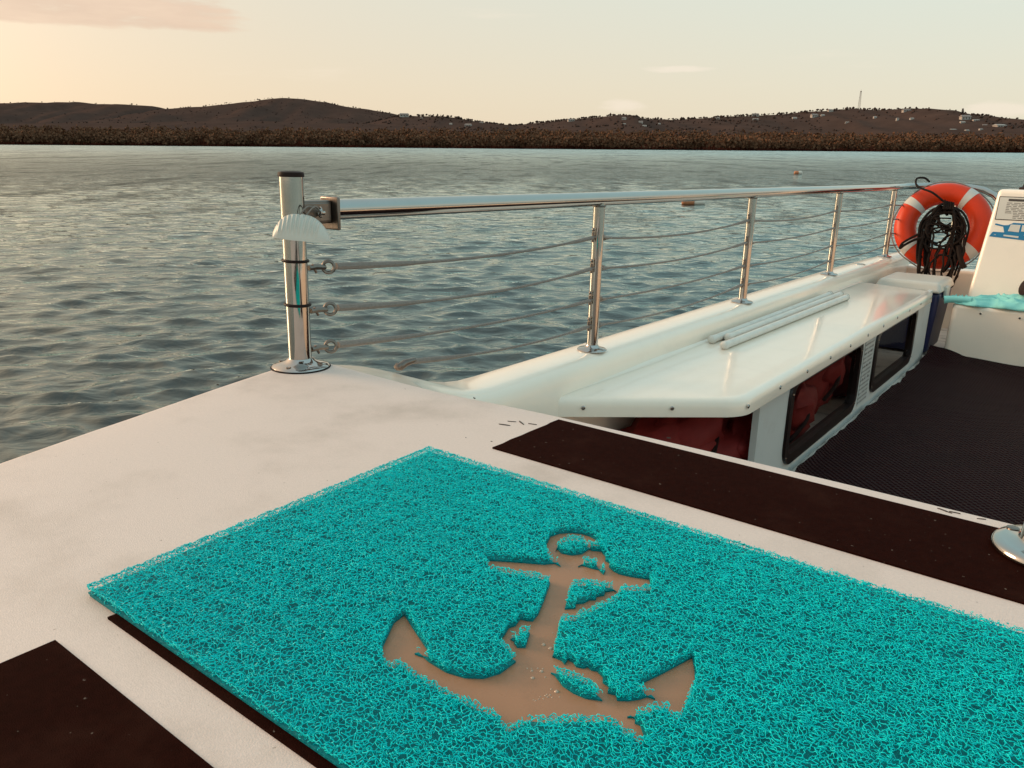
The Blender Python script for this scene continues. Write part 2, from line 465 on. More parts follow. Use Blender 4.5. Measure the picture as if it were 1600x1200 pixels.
class MB:
    def __init__(self):
        self.v, self.f, self.uv = [], [], None

    def add(self, vs, fs):
        o = len(self.v)
        self.v += [tuple(p) for p in vs]
        self.f += [tuple(i + o for i in f) for f in fs]
        return self

    def box(self, x0, x1, y0, y1, z0, z1):
        return self.add([(x0, y0, z0), (x1, y0, z0), (x1, y1, z0), (x0, y1, z0), (x0, y0, z1), (x1, y0, z1), (x1, y1, z1), (x0, y1, z1)],
                        [(0, 3, 2, 1), (4, 5, 6, 7), (0, 1, 5, 4), (1, 2, 6, 5), (2, 3, 7, 6), (3, 0, 4, 7)])

    def obox(self, c, ax, ay, az, hx, hy, hz):
        c = Vector(c)
        ax, ay, az = Vector(ax).normalized() * hx, Vector(ay).normalized() * hy, Vector(az).normalized() * hz
        vs = [c + i * ax + j * ay + k * az for k in (-1, 1) for i, j in ((-1, -1), (1, -1), (1, 1), (-1, 1))]
        return self.add(vs, [(0, 3, 2, 1), (4, 5, 6, 7), (0, 1, 5, 4), (1, 2, 6, 5), (2, 3, 7, 6), (3, 0, 4, 7)])

    def tube(self, path, r, sides=10, closed=False, caps=True):
        P = [Vector(p) for p in path]
        n = len(P)
        R = r if hasattr(r, '__len__') else [r] * n
        T = []
        for i in range(n):
            a, b = (P[(i - 1) % n], P[(i + 1) % n]) if closed else (P[max(i - 1, 0)], P[min(i + 1, n - 1)])
            d = b - a
            T.append(d.normalized() if d.length > 1e-9 else Vector((0, 0, 1)))
        ref = Vector((0, 0, 1)) if abs(T[0].z) < .9 else Vector((1, 0, 0))
        nrm = (ref - T[0] * ref.dot(T[0])).normalized()
        vs = []
        for i in range(n):
            nrm = nrm - T[i] * nrm.dot(T[i])
            nrm = nrm.normalized() if nrm.length > 1e-6 else T[i].orthogonal().normalized()
            b = T[i].cross(nrm)
            for k in range(sides):
                a = 2 * math.pi * k / sides
                vs.append(P[i] + (nrm * math.cos(a) + b * math.sin(a)) * R[i])
        fs = []
        for i in range(n if closed else n - 1):
            j = (i + 1) % n
            for k in range(sides):
                l = (k + 1) % sides
                fs.append((i * sides + k, i * sides + l, j * sides + l, j * sides + k))
        if caps and not closed:
            fs.append(tuple(range(sides - 1, -1, -1)))
            fs.append(tuple((n - 1) * sides + k for k in range(sides)))
        return self.add(vs, fs)

    def lathe(self, prof, c=(0, 0, 0), segs=28, axis=None, ref=None):
        """prof: list of (radius, height) from bottom to top"""
        c = Vector(c)
        A = Vector(axis or (0, 0, 1)).normalized()
        X = Vector(ref).normalized() if ref else A.orthogonal().normalized()
        Y = A.cross(X)
        vs = [c + A * h + (X * math.cos(2 * math.pi * k / segs) + Y * math.sin(2 * math.pi * k / segs)) * r for r, h in prof for k in range(segs)]
        fs = []
        for i in range(len(prof) - 1):
            for k in range(segs):
                l = (k + 1) % segs
                fs.append((i * segs + k, i * segs + l, (i + 1) * segs + l, (i + 1) * segs + k))
        fs.append(tuple(range(segs - 1, -1, -1)))
        fs.append(tuple((len(prof) - 1) * segs + k for k in range(segs)))
        return self.add(vs, fs)

    def torus(self, c, axis, R, r, seg=28, sides=10, squash=1.0):
        A = Vector(axis).normalized()
        X = A.orthogonal().normalized()
        Y = A.cross(X)
        path = [Vector(c) + (X * math.cos(2 * math.pi * k / seg) + Y * math.sin(2 * math.pi * k / seg) * squash) * R for k in range(seg)]
        return self.tube(path, r, sides, closed=True)

    def grid(self, nx, ny, fn):
        vs = [fn(i / (nx - 1), j / (ny - 1)) for j in range(ny) for i in range(nx)]
        fs = [(j * nx + i, j * nx + i + 1, (j + 1) * nx + i + 1, (j + 1) * nx + i) for j in range(ny - 1) for i in range(nx - 1)]
        return self.add(vs, fs)

    def prism(self, poly, z0, z1, bevel=0.0, steps=4):
        """polygon (ccw, x/y) extruded in z, top edge rounded"""
        n = len(poly)
        rings = [(0.0, z0)]
        if bevel > 0:
            for k in range(steps + 1):
                a = math.pi / 2 * k / steps
                rings.append((bevel * (1 - math.cos(a)), z1 - bevel + bevel * math.sin(a)))
        else:
            rings.append((0.0, z1))
        vs = []
        P = [Vector(p) for p in poly]
        for ins, z in rings:
            for i in range(n):
                e0, e1 = (P[i] - P[i - 1]).normalized(), (P[(i + 1) % n] - P[i]).normalized()
                n0, n1 = Vector((-e0.y, e0.x)), Vector((-e1.y, e1.x))
                m = (n0 + n1)
                m = m / max(.3, m.dot(m) / 2) if m.length > 1e-6 else n0
                q = P[i] + m * ins
                vs.append((q.x, q.y, z))
        fs = [tuple(range(n - 1, -1, -1))]
        for k in range(len(rings) - 1):
            for i in range(n):
                j = (i + 1) % n
                fs.append((k * n + i, k * n + j, (k + 1) * n + j, (k + 1) * n + i))
        fs.append(tuple((len(rings) - 1) * n + i for i in range(n)))
        return self.add(vs, fs)

    def blob(self, c, rx, ry, rz, seed=0, amp=.2, sub=2, freq=2.0):
        bm = bmesh.new()
        bmesh.ops.create_icosphere(bm, subdivisions=sub, radius=1)
        vs = []
        for v in bm.verts:
            k = 1 + amp * mnoise.noise(v.co * freq + Vector((seed * 3.1, seed * 1.7, seed)))
            vs.append((c[0] + v.co.x * rx * k, c[1] + v.co.y * ry * k, c[2] + v.co.z * rz * k))
        fs = [tuple(v.index for v in f.verts) for f in bm.faces]
        bm.free()
        return self.add(vs, fs)

    def mesh(self, name, m, smooth=40, origin=(0, 0, 0)):
        me = bpy.data.meshes.new(name)
        ox, oy, oz = origin
        me.from_pydata([(x - ox, y - oy, z - oz) for x, y, z in self.v], [], self.f)
        me.validate()
        if m:
            me.materials.append(m)
        if smooth:
            me.polygons.foreach_set('use_smooth', [True] * len(me.polygons))
            me.set_sharp_from_angle(angle=math.radians(smooth))
        me.update()
        return me

    def build(self, name, m, parent=None, smooth=40, bevel=0.0, segs=3, origin=(0, 0, 0)):
        o = bpy.data.objects.new(name, self.mesh(name, m, smooth, origin))
        COL.objects.link(o)
        if parent is not None:
            o.parent = parent
        if bevel:
            md = o.modifiers.new('bevel', 'BEVEL')
            md.width, md.segments, md.limit_method, md.angle_limit = bevel, segs, 'ANGLE', math.radians(35)
            md.harden_normals = False
        return o


def np_mesh(name, V, F, m, parent=None, smooth=True):
    me = bpy.data.meshes.new(name)
    V = np.asarray(V, dtype=np.float32)
    F = np.asarray(F, dtype=np.int32)
    k = F.shape[1]
    me.vertices.add(len(V))
    me.vertices.foreach_set('co', V.ravel())
    me.loops.add(F.size)
    me.loops.foreach_set('vertex_index', F.ravel())
    me.polygons.add(len(F))
    me.polygons.foreach_set('loop_start', np.arange(0, F.size, k, dtype=np.int32))
    me.polygons.foreach_set('loop_total', np.full(len(F), k, dtype=np.int32))
    if smooth:
        me.polygons.foreach_set('use_smooth', np.ones(len(F), dtype=bool))
    me.update(calc_edges=True)
    if m:
        me.materials.append(m)
    o = bpy.data.objects.new(name, me)
    COL.objects.link(o)
    if parent is not None:
        o.parent = parent
    return o


def tag(o, label=None, cat=None, group=None, kind=None):
    if label:
        o['label'] = label
    if cat:
        o['category'] = cat
    if group:
        o['group'] = group
    if kind:
        o['kind'] = kind
    return o


def on_boat(name, base, label, cat, group=None):
    """an Empty in the boat's frame; children's coordinates are boat coordinates minus base"""
    e = bpy.data.objects.new(name, None)
    e.empty_display_size = .05
    COL.objects.link(e)
    e.matrix_world = BOAT_M @ Matrix.Translation(base)
    return tag(e, label, cat, group)


def smoothpath(pts, n=8):
    """Catmull-Rom through pts"""
    P = [Vector(p) for p in pts]
    out = []
    for i in range(len(P) - 1):
        a, b, c, d = P[max(i - 1, 0)], P[i], P[i + 1], P[min(i + 2, len(P) - 1)]
        for k in range(n):
            t = k / n
            out.append(.5 * ((2 * b) + (c - a) * t + (2 * a - 5 * b + 4 * c - d) * t * t + (3 * b - a - 3 * c + d) * t ** 3))
    out.append(P[-1])
    return out


def interp(x, xs, ys):
    return float(np.interp(x, xs, ys))


# pixel (of the 1600x1200 photograph) to boat coordinates on the plane n = const, used to lay out measured outlines
def un(u, v, n):
    d = r2 * ((u - 800) / FPX) - u2 * ((v - 600) / FPX) + fw
    db = BOAT_M.to_3x3().inverted() @ d
    k = (n - CAM_B.z) / db.z
    p = CAM_B + db * k
    return (p.x, p.y)


# ------------------------------------------------------------------ setting: water
def build_water():
    ang = np.concatenate([np.linspace(-56, 56, 450), np.linspace(56, 304, 60)[1:-1]])
    ang = np.radians(ang)
    r, rad = 0.4, []
    while r < 9000:
        rad.append(r)
        r += max(.028, r * .0072) if r < 300 else r * .04
    rad = np.array(rad)
    Rr, A = np.meshgrid(rad, ang, indexing='ij')
    X, Y = Rr * np.sin(A), Rr * np.cos(A)
    dr = np.maximum(.028, Rr * .0072)
    coarse = (np.abs(np.degrees(A)) > 56.01)
    dr = np.where(coarse, np.maximum(dr, Rr * .07), dr)
    Z = np.zeros_like(X)
    DX = np.zeros_like(X)
    DY = np.zeros_like(X)
    g = np.random.default_rng(3)
    K = 110
    lam = np.exp(g.uniform(math.log(.11), math.log(1.1), K))
    # the wind blows roughly from the far right towards the viewer
    th = math.radians(-84) + g.normal(0, .62, K)
    ph = g.uniform(0, 2 * math.pi, K)
    for l, t, p in zip(lam, th, ph):
        k = 2 * math.pi / l
        slope = .036 * (1.15 if .13 < l < .42 else .55)
        a = slope / k
        att = np.clip((l / dr - 2.2) / 2.5, 0, 1)
        arg = k * (X * math.cos(t) + Y * math.sin(t)) + p
        Z += att * a * np.cos(arg)
        DX -= att * a * 1.0 * math.cos(t) * np.sin(arg)
        DY -= att * a * 1.0 * math.sin(t) * np.sin(arg)
    V = np.stack([X + DX, Y + DY, Z], -1).reshape(-1, 3)
    nr, na = X.shape
    i = np.arange(nr - 1)[:, None] * na
    j = np.arange(na)[None, :]
    j2 = (j + 1) % na
    F = np.stack([i + j, i + na + j, i + na + j2, i + j2], -1).reshape(-1, 4)
    F = F[:, ::-1]
    o = np_mesh('water', V, F, M_WATER)
    tag(o, 'rippled grey-green sea reflecting the evening sky', 'water', kind='structure')


build_water()

# ------------------------------------------------------------------ setting: hills, woods, shore
HOR = lambda u: 221.6 + .008 * u          # horizon row in the photograph
COSP = math.cos(PITCH)


def bearing(u):                           # x/y ratio of the column at the horizon
    return (u - 800) / FPX * COSP / (1 - math.sin(PITCH) * 0) if False else (u - 800) / (FPX / COSP)


def hgt(u, v, dist):                      # height above the water of a far point seen at (u, v)
    return CAM_H + (HOR(u) - v) / (FPX / COSP) * dist


def fbm(x, y, s, o=4):
    z, a = 0.0, .5
    for _ in range(o):
        z += a * mnoise.noise(Vector((x * s, y * s, 1.7)))
        s *= 2.05
        a *= .5
    return z


RIDGES = [
    # distance, half depth, silhouette (column,row) pairs
    ('hills', 3300, 1100, [(-900, 186), (-500, 172), (-250, 165), (-100, 164), (0, 163), (60, 163), (120, 161), (150, 164), (200, 165), (235, 167), (262, 174), (320, 186), (420, 205)]),
    ('hills', 2500, 900, [(120, 205), (200, 183), (255, 172.5), (330, 166), (380, 161), (405, 158), (440, 154.5), (470, 156.5), (500, 160.5), (540, 168), (600, 176), (640, 185), (700, 196), (800, 206)]),
    ('hills', 1900, 800, [(520, 206), (580, 190), (620, 182), (660, 180.5), (690, 181), (720, 186), (760, 192.5), (800, 196), (830, 192), (870, 189), (920, 184), (960, 180), (985, 183), (1010, 186), (1060, 187), (1110, 184), (1160, 180.5),
                          (1200, 179.5), (1240, 177), (1270, 174), (1310, 171), (1350, 172.5), (1400, 174), (1440, 178), (1480, 180), (1530, 182), (1560, 189), (1600, 192), (1700, 196), (1900, 190), (2300, 200)]),
    ('hills', 1200, 500, [(-1200, 205), (-300, 196), (0, 191), (200, 190), (350, 187), (450, 189), (600, 193), (800, 205)]),
]
TERR = []
for name, dist, half, sil in RIDGES:
    us, vs_ = zip(*sil)
    u0, u1 = us[0], us[-1]
    nx, ny = int((u1 - u0) / 7), 34
    mb = MB()

    def hfun(a, b, dist=dist, half=half, us=us, vs_=vs_, u0=u0, u1=u1):
        u = u0 + (u1 - u0) * a
        x = bearing(u) * dist
        y = dist + (b * 2 - 1) * half
        rh = max(0, hgt(u, interp(u, us, vs_), dist) - 2)
        p = abs(b * 2 - 1)
        f = (1 - p) ** 1.25 if b < .5 else 1 - p ** 1.6
        spur = 1 + .9 * (1 - f) * f * 4 * fbm(x, 0, .004) + .35 * f * (1 - f) * 4 * fbm(x, y, .009)
        return (x, y, rh * f * spur + fbm(x, y, .02) * 4 * min(1, rh / 40) * (1 if p > .02 else .3) - .5)
    mb.grid(nx, ny, hfun)
    o = mb.build(name, M_HILL, smooth=180)
    tag(o, {3300: 'low brown hills at the far left of the horizon', 2500: 'round brown hill, the highest on the left of the skyline',
            1900: 'long brown ridge dotted with houses on the right of the skyline', 1200: 'low dark foothill behind the left-hand mangroves'}[dist], 'hills', kind='structure')
    TERR.append((hfun, dist))

# trees on the hills: one wooded mass
tV, tF = [], []
_oct = np.array([(1, 0, 0), (-1, 0, 0), (0, 1, 0), (0, -1, 0), (0, 0, 1), (.6, .6, .5), (-.6, .6, .5), (-.6, -.6, .5), (.6, -.6, .5), (0, 0, -.6)], float)
_octf = [(4, 8, 5), (4, 5, 6), (4, 6, 7), (4, 7, 8), (0, 5, 8), (1, 7, 6), (2, 6, 5), (3, 8, 7), (0, 2, 5), (2, 1, 6), (1, 3, 7), (3, 0, 8), (9, 2, 0), (9, 1, 2), (9, 3, 1), (9, 0, 3)]
tri_v, tri_f, cnt = [], [], 0
for (hf, dist), num in zip(TERR, (900, 1500, 4200, 900)):
    for i in range(num):
        a = random.random()
        ridge = random.random() < (.28 if dist == 1900 else .10)
        b = .5 + random.uniform(-.015, .01) if ridge else random.uniform(.08, .5)
        x, y, z = hf(a, b)
        if z < 3:
            continue
        if not ridge and fbm(x, y, .006) < -.08 and random.random() < .8:
            continue
        s = random.uniform(1.2, 2.9) * (1 if dist == 1900 else .7) * (dist / 1900) ** .5 * (1.25 if ridge and random.random() < .2 else 1)
        pts = _oct * np.array([s * random.uniform(.8, 1.3), s * random.uniform(.8, 1.3), s * random.uniform(.7, 1.25)])
        pts = pts * rng.uniform(.72, 1.25, (10, 1)) + np.array([x, y, z + s * .35])
        tri_v.append(pts)
        tri_f.append(np.array(_octf) + cnt)
        cnt += 10
o = np_mesh('hill_woodland', np.concatenate(tri_v), np.concatenate(tri_f), M_WOOD, smooth=False)
tag(o, 'dark scrubby woodland covering the hills and ridge tops', 'woodland', kind='stuff')

# land strip the mangroves stand on
SHORE = 520.0
mb = MB()
mb.grid(60, 6, lambda a, b: (-2600 + 5600 * a, SHORE + 10 + 14 * fbm(a * 40, 0, 1) + b * 900, .25 + b * 4))
tag(mb.build('shore', M_HILL, smooth=180), 'dark low shore behind the mangroves', 'shore', kind='structure')

# mangrove belt: leaf clumps spread through many crowns
N_TREE = 2500
lv, lf, cnt = [], [], 0
for i in range(N_TREE):
    d = SHORE + 2 + 150 * random.random() ** 1.6
    u = random.uniform(-160, 1760)
    x = bearing(u) * d
    front = (d - SHORE) / 150
    topv = interp(u, (-300, 0, 400, 800, 1200, 1600, 1900), (194, 195, 199, 201, 205, 209, 211))
    full = hgt(u, topv, 600)
    hh = full * (.52 + .42 * min(1, front * 2.2)) * random.uniform(.72, 1.12)
    w = random.uniform(2.6, 5.2)
    nl = 46
    p = rng.normal(0, 1, (nl, 3))
    p /= np.linalg.norm(p, axis=1, keepdims=True)
    p *= rng.uniform(.55, 1.0, (nl, 1)) ** .5
    c = p * np.array([w, w * .8, hh * .40]) + np.array([x, d, hh * .60])
    c[:, 2] = np.clip(c[:, 2], .3, None)
    s = rng.uniform(.45, 1.0, (nl, 1))
    a1 = rng.normal(0, 1, (nl, 3))
    a1 /= np.linalg.norm(a1, axis=1, keepdims=True)
    a2 = np.cross(a1, rng.normal(0, 1, (nl, 3)))
    a2 /= np.linalg.norm(a2, axis=1, keepdims=True)
    q = np.stack([c + a1 * s, c + a2 * s, c - a1 * s, c - a2 * s], 1).reshape(-1, 3)
    lv.append(q)
    lf.append(np.arange(nl * 4).reshape(nl, 4) + cnt)
    cnt += nl * 4
o = np_mesh('mangrove_forest', np.concatenate(lv), np.concatenate(lf), M_MANG, smooth=False)
tag(o, 'reddish brown belt of mangroves along the far waterline', 'mangroves', kind='stuff')
# shaded thicket of trunks and prop roots behind the front leaves
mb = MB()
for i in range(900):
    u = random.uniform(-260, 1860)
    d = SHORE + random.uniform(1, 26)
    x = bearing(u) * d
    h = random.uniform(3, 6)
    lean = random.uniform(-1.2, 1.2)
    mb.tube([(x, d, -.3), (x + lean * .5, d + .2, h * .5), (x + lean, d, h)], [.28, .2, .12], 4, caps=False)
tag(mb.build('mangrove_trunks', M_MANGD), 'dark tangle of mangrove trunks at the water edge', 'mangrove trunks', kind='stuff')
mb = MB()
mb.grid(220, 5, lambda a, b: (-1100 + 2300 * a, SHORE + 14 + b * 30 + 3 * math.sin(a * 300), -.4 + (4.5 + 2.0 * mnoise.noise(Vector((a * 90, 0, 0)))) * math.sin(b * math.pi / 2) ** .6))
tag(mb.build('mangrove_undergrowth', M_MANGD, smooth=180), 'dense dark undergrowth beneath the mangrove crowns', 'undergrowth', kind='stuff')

# houses on the ridge
HOUSES = [  # column, row of the base, width px, height px, pale roof, label
    (630, 184.5, 17, 6, 0, 'white house with long terrace on the left end of the ridge'),
    (657, 188, 5, 2.5, 0, 'tiny pale hut just right of the long white ridge house'),
    (702, 196, 5, 2.5, 1, 'tiny pale house alone on the slope left of the dip in the ridge'),
    (729, 199, 12, 5, 0, 'pale gabled house low in the dip of the ridge'),
    (749, 194, 6, 2.5, 0, 'small grey house on the crest just right of the gabled house in the dip'),
    (888, 191.5, 12, 4.5, 0, 'pale house on the crest halfway between dip and wooded knoll'),
    (970, 188.5, 8, 4, 0, 'pale house close under the top of the wooded knoll'),
    (970, 196.5, 7, 2.2, 1, 'low pale house below the wooded knoll, lowest at its left'),
    (996, 194.5, 8, 4.5, 0, 'grey house on the right flank of the wooded knoll'),
    (1002, 199, 8, 2.4, 1, 'long low pale house beneath the right flank of the wooded knoll'),
    (1025, 196, 4, 2.2, 1, 'tiny pale house right of the wooded knoll'),
    (1115, 188, 6, 3.5, 0, 'small pale house on the crest midway along the ridge'),
    (1172, 184, 13, 5, 0, 'brownish house on the crest above a long pale house'),
    (1173, 190, 11, 3, 1, 'long pale house on the slope directly below a brownish crest house'),
    (1233, 188, 8, 3, 1, 'pale low house on the slope left of the bright double house'),
    (1263, 185.5, 12, 6, 0, 'bright white house of the pair left of the radio mast'),
    (1276, 184.5, 7, 3.5, 1, 'small pale house of the pair left of the radio mast'),
    (1287, 178, 9, 5, 0, 'grey house on the crest just left of the radio mast'),
    (1315, 195, 7, 3.6, 0, 'white house low on the slope below the radio mast'),
    (1357, 186.5, 6, 2.6, 1, 'tiny pale house on the slope right of the radio mast'),
    (1392, 189, 5, 3, 0, 'small white house below the crest villa right of the mast'),
    (1414, 188.5, 7, 2.4, 1, 'low pale house below and right of the crest villa'),
    (1404, 177.5, 14, 4, 0, 'wide pale villa on the crest right of the radio mast'),
    (1496, 189, 17, 8, 0, 'largest white house, beside the tall ridge tree on the right'),
    (1493, 194, 9, 3, 1, 'pale house right under the largest white house'),
    (1513, 191, 11, 2.5, 1, 'long low house to the right of the largest white house'),
    (1528, 199, 8, 3.2, 0, 'small grey house left of the wide pale-roofed house'),
    (1551, 200.5, 20, 5.5, 1, 'wide pale-roofed house low on the right end of the ridge'),
    (1480, 205, 11, 2.6, 1, 'lowest long pale house above the mangroves at the right'),
    (1502, 206, 8, 2.4, 1, 'pale low house just above the mangroves, second of three in a row'),
    (1523, 204.5, 7, 3, 0, 'pale house just above the mangroves, last of three in a row'),
]
hf1900 = TERR[2][0]


def ray_terrain(u, v):
    """where the sight line through (u, v) meets the right-hand ridge"""
    us = RIDGES[2][3]
    u0, u1 = us[0][0], us[-1][0]
    best = None
    for k in range(100):
        b = .06 + .44 * k / 99
        y = 1900 + (b * 2 - 1) * 800
        x = bearing(u) * y
        a = ((x / 1900) * (FPX / COSP) + 800 - u0) / (u1 - u0)
        if not 0 <= a <= 1:
            continue
        z = hf1900(a, b)[2]
        if z >= hgt(u, v, y):
            return x, y, z
        best = (x, y, z)
    return best


for u, v, wpx, hpx, pale, lab in HOUSES:
    x, y, z = ray_terrain(u, v)
    y -= 2
    w, h = wpx * .82 / 1278 * y, hpx * .82 / 1278 * y
    z = hgt(u, v, y)
    dpt = w * .6
    e = bpy.data.objects.new('house', None)
    e.location = (x, y, z)
    e.rotation_euler.z = random.uniform(-.25, .25)
    COL.objects.link(e)
    tag(e, lab, 'house', 'houses on the ridge')
    wall = MB().box(-w / 2, w / 2, -dpt / 2, dpt / 2, -4, h * .62)
    wall.build('wall', M_HOUSE, e, smooth=0)
    rf = MB()
    o_ = w * .56
    rf.add([(-o_, -dpt * .6, h * .6), (o_, -dpt * .6, h * .6), (o_, dpt * .6, h * .6), (-o_, dpt * .6, h * .6), (-o_ * .8, 0, h), (o_ * .8, 0, h)],
           [(0, 1, 5, 4), (2, 3, 4, 5), (1, 2, 5), (3, 0, 4), (3, 2, 1, 0)])
    rf.build('roof', M_ROOFW if pale else M_ROOF, e, smooth=0)
    if wpx >= 11:
        for k in range(3):
            cx = (-.3 + .3 * k) * w
            MB().box(cx - w * .06, cx + w * .06, -dpt / 2 - .08, -dpt / 2 + .02, h * .14, h * .46).build('window', M_INK, e, smooth=0)

# radio mast on the crest
x, y, z = ray_terrain(1331, 171)
z = hgt(1331, 171.5, y)
mast = bpy.data.objects.new('radio_mast', None)
mast.location = (x, y, z - 2)
COL.objects.link(mast)
tag(mast, 'thin lattice radio mast standing on the highest point of the right-hand ridge', 'mast')
mh = 24 / 1278 * y + 2
tw = MB()
for sx, sy in ((-1, -1), (1, -1), (1, 1), (-1, 1)):
    MB().tube([(sx * 2.0, sy * 2.0, 0), (sx * .9, sy * .9, mh)], .22, 4).build('leg', M_MAST, mast)
for k in range(9):
    z0, z1 = mh * k / 9, mh * (k + 1) / 9
    w0, w1 = 2.0 - 1.1 * k / 9, 2.0 - 1.1 * (k + 1) / 9
    for q in range(4):
        c0, c1 = ((-1, -1), (1, -1), (1, 1), (-1, 1))[q], ((1, -1), (1, 1), (-1, 1), (-1, -1))[q]
        tw.tube([(c0[0] * w0, c0[1] * w0, z0), (c1[0] * w1, c1[1] * w1, z1)], .12, 3)
tw.build('lattice', M_MAST, mast)
MB().lathe([(.2, 0), (1.3, .2), (1.3, 2.4), (.2, 2.6)], (0, 0, mh - 3), 8).build('antenna_drum', M_MAST, mast)
MB().tube([(0, 0, mh), (0, 0, mh + 3.5)], .12, 4).build('aerial', M_MAST, mast)
# taller conical ridge tree beside the largest house
x, y, z = ray_terrain(1491, 184)
tr = bpy.data.objects.new('pine_tree', None)
tr.location = (x, y - 1, hgt(1491, 183, y) - 1)
COL.objects.link(tr)
tag(tr, 'tall dark conical tree rising above the largest white house', 'tree')
MB().tube([(0, 0, -2), (0, 0, 12)], [.5, .15], 6).build('trunk', M_MANGD, tr)
cv, cf, cnt = [], [], 0
for i in range(260):
    hz = random.random()
    rr_ = (1 - hz) * 4.2 * math.sqrt(random.random()) + .2
    a = random.uniform(0, 6.28)
    c = np.array([rr_ * math.cos(a), rr_ * math.sin(a), 1.5 + hz * 12])
    q = rng.normal(0, .8, (3, 3)) + c
    cv.append(q)
    cf.append(np.arange(3)[None] + cnt)
    cnt += 3
np_mesh('crown', np.concatenate(cv), np.concatenate(cf), M_WOOD, tr, smooth=False)


# floats on the water
def float_thing(name, loc, rz, L, r, label, two):
    e = bpy.data.objects.new(name, None)
    e.location = loc
    e.rotation_euler.z = rz
    COL.objects.link(e)
    tag(e, label, 'float')
    a = MB().lathe([(.25 * r, -L / 2), (.7 * r, -L / 2 + .02), (r, -L / 2 + .08), (r, 0 if two else L * .1), (.8 * r, .02 if two else L * .12)], (0, 0, .06), 16, axis=(1, 0, 0))
    a.build('body', M_FLOATO, e)
    b = MB().lathe([(.75 * r, .0), (1.02 * r, .03), (1.02 * r, L / 2 - .08), (.7 * r, L / 2 - .02), (.2 * r, L / 2)], (0, 0, .06), 16, axis=(1, 0, 0))
    b.build('end_section', M_FLOATW, e)
    return e


float_thing('mooring_float', (5.62, 25.2, 0), .05, .74, .10, 'orange and white cylindrical float drifting just below the steel rail', True)
float_thing('mooring_float', (19.5, 55.9, .02), -.1, .55, .13, 'small pale float far out on the water, above the rail', True)

# ------------------------------------------------------------------ the boat
boat = on_boat('boat', (0, 0, 0), 'white passenger boat with raised deck, steel guard rail and sunken cockpit', 'boat')

# raised deck
port = [(.62, -2.4), (.33, -1.35), (.10, -.55), (.048, -.356), (-.002, -.17), (-.036, -.03), (-.054, .03), (-.058, .055)]
front = [(-.045, .068), (.02, .064), (.16, .060), (.317, .060), (.495, .079), (.67, .088), (.845, .094), (1.151, .098), (1.7, .10), (2.45, .10)]
poly = [(p.x, p.y) for p in smoothpath([(a, b, 0) for a, b in port], 5)]
poly += [(p.x, p.y) for p in smoothpath([(a, b, 0) for a, b in front], 4)]
poly += [(2.45, -2.4)]
poly = poly[::-1]
area = sum(poly[i - 1][0] * poly[i][1] - poly[i][0] * poly[i - 1][1] for i in range(len(poly)))
if area < 0:
    poly = poly[::-1]
deck = MB().prism(poly, -1.6, 0, .016, 5).build('deck', M_DECK, boat, smooth=60)

for i, (s0, s1) in enumerate(((-.108, .064), (-.640, -.468), (-.855, -.682), (-1.07, -.897))):
    t0 = .548 + (.012 if i else 0)
    pts = []
    # slightly ragged cut ends
    for k in range(9):
        s = s0 + (s1 - s0) * k / 8
        pts.append((t0 + .0025 * mnoise.noise(Vector((s * 40, i * 9, 0))), s))
    pl = pts + [(2.3, s1), (2.3, s0)]
    pl = pl[::-1]
    ar = sum(pl[k - 1][0] * pl[k][1] - pl[k][0] * pl[k - 1][1] for k in range(len(pl)))
    if ar < 0:
        pl = pl[::-1]
    if i == 0:   # follow the deck's slightly bowed edge
        pl = [(t, s + (.0035 if t > 1 and s > 0 else 0) - (.010 if (t < 1 and s > .03) else 0)) for t, s in pl]
    MB().prism(pl, -.002, .0022).build('non_slip_strip', M_STRIP, deck, smooth=30)

# worn paint chips by the strip end and on the edge
for (u, v, ln) in ((788, 663, .022), (800, 658, .014), (815, 660, .02), (832, 662, .016), (1476, 797, .020), (1492, 800, .014), (1534, 810, .010), (1045, 683, .006), (728, 683, .003), (768, 689, .003), (741, 621, .008), (633, 607, .003), (340, 600, .005)):
    t, s = un(u, v, .001)
    mb = MB()
    pts = []
    for k in range(9):
        a = 2 * math.pi * k / 9
        rr_ = 1 + .5 * mnoise.noise(Vector((math.cos(a) * 2 + u, math.sin(a) * 2, v)))
        pts.append((t + math.cos(a) * ln * .42 * rr_, s + math.sin(a) * ln * .07 * rr_ + .25 * ln * math.cos(a) * math.sin(u)))
    mb.prism(pts, -.001, .0008).build('paint_chip', M_CHIP, deck, smooth=0)

# gunwale swept along the port side
G_S = [.045, .075, .11, .16, .204, .24, .279, .32, .359, .41, .468, .52, .60, .75, 1.0, 1.5, 2.0, 2.6, 3.2, 3.8, 4.4, 4.75, 4.95, 5.06]
G_N = [-.012, -.018, -.024, -.036, -.048, -.060, -.074, -.090, -.105, -.124, -.138, -.145, -.147, -.147, -.147, -.147, -.147, -.147, -.147, -.147, -.147, -.147, -.147, -.147]
# inner edge sweeps inwards to the deck's bulkhead in a fillet
G_I = [.60, .36, .24, .165, .13, .115, .10, .09, .083, .076, .070, .066, .062, .06, .06, .06, .06, .06, .06, .06, .06, .06, .06, .06]
secs = []
for s, n, inn in zip(G_S, G_N, G_I):
    o_ = interp(s, (.045, .2, .5, 4.0, 4.8, 5.06), (-.052, -.072, -.078, -.078, -.05, -.02))
    lower = -.225
    k = (n - lower)
    sec = [(o_ - .02, -1.6), (o_ - .022, n - .12), (o_ - .014, n - .035), (o_ - .007, n - .016), (o_ + .004, n - .005), (o_ + .018, n)]
    sec += [(inn - .040, n), (inn - .024, n - .003), (inn - .011, n - .011), (inn - .003, n - .024), (inn + .003, n - min(.05, k * .6)), (inn + .008, lower - .02), (inn + .014, -.44), (inn + .018, -.64)]
    secs.append([(t, s, nn) for t, nn in sec])
mb = MB()
for i in range(len(secs)):
    mb.v += secs[i]
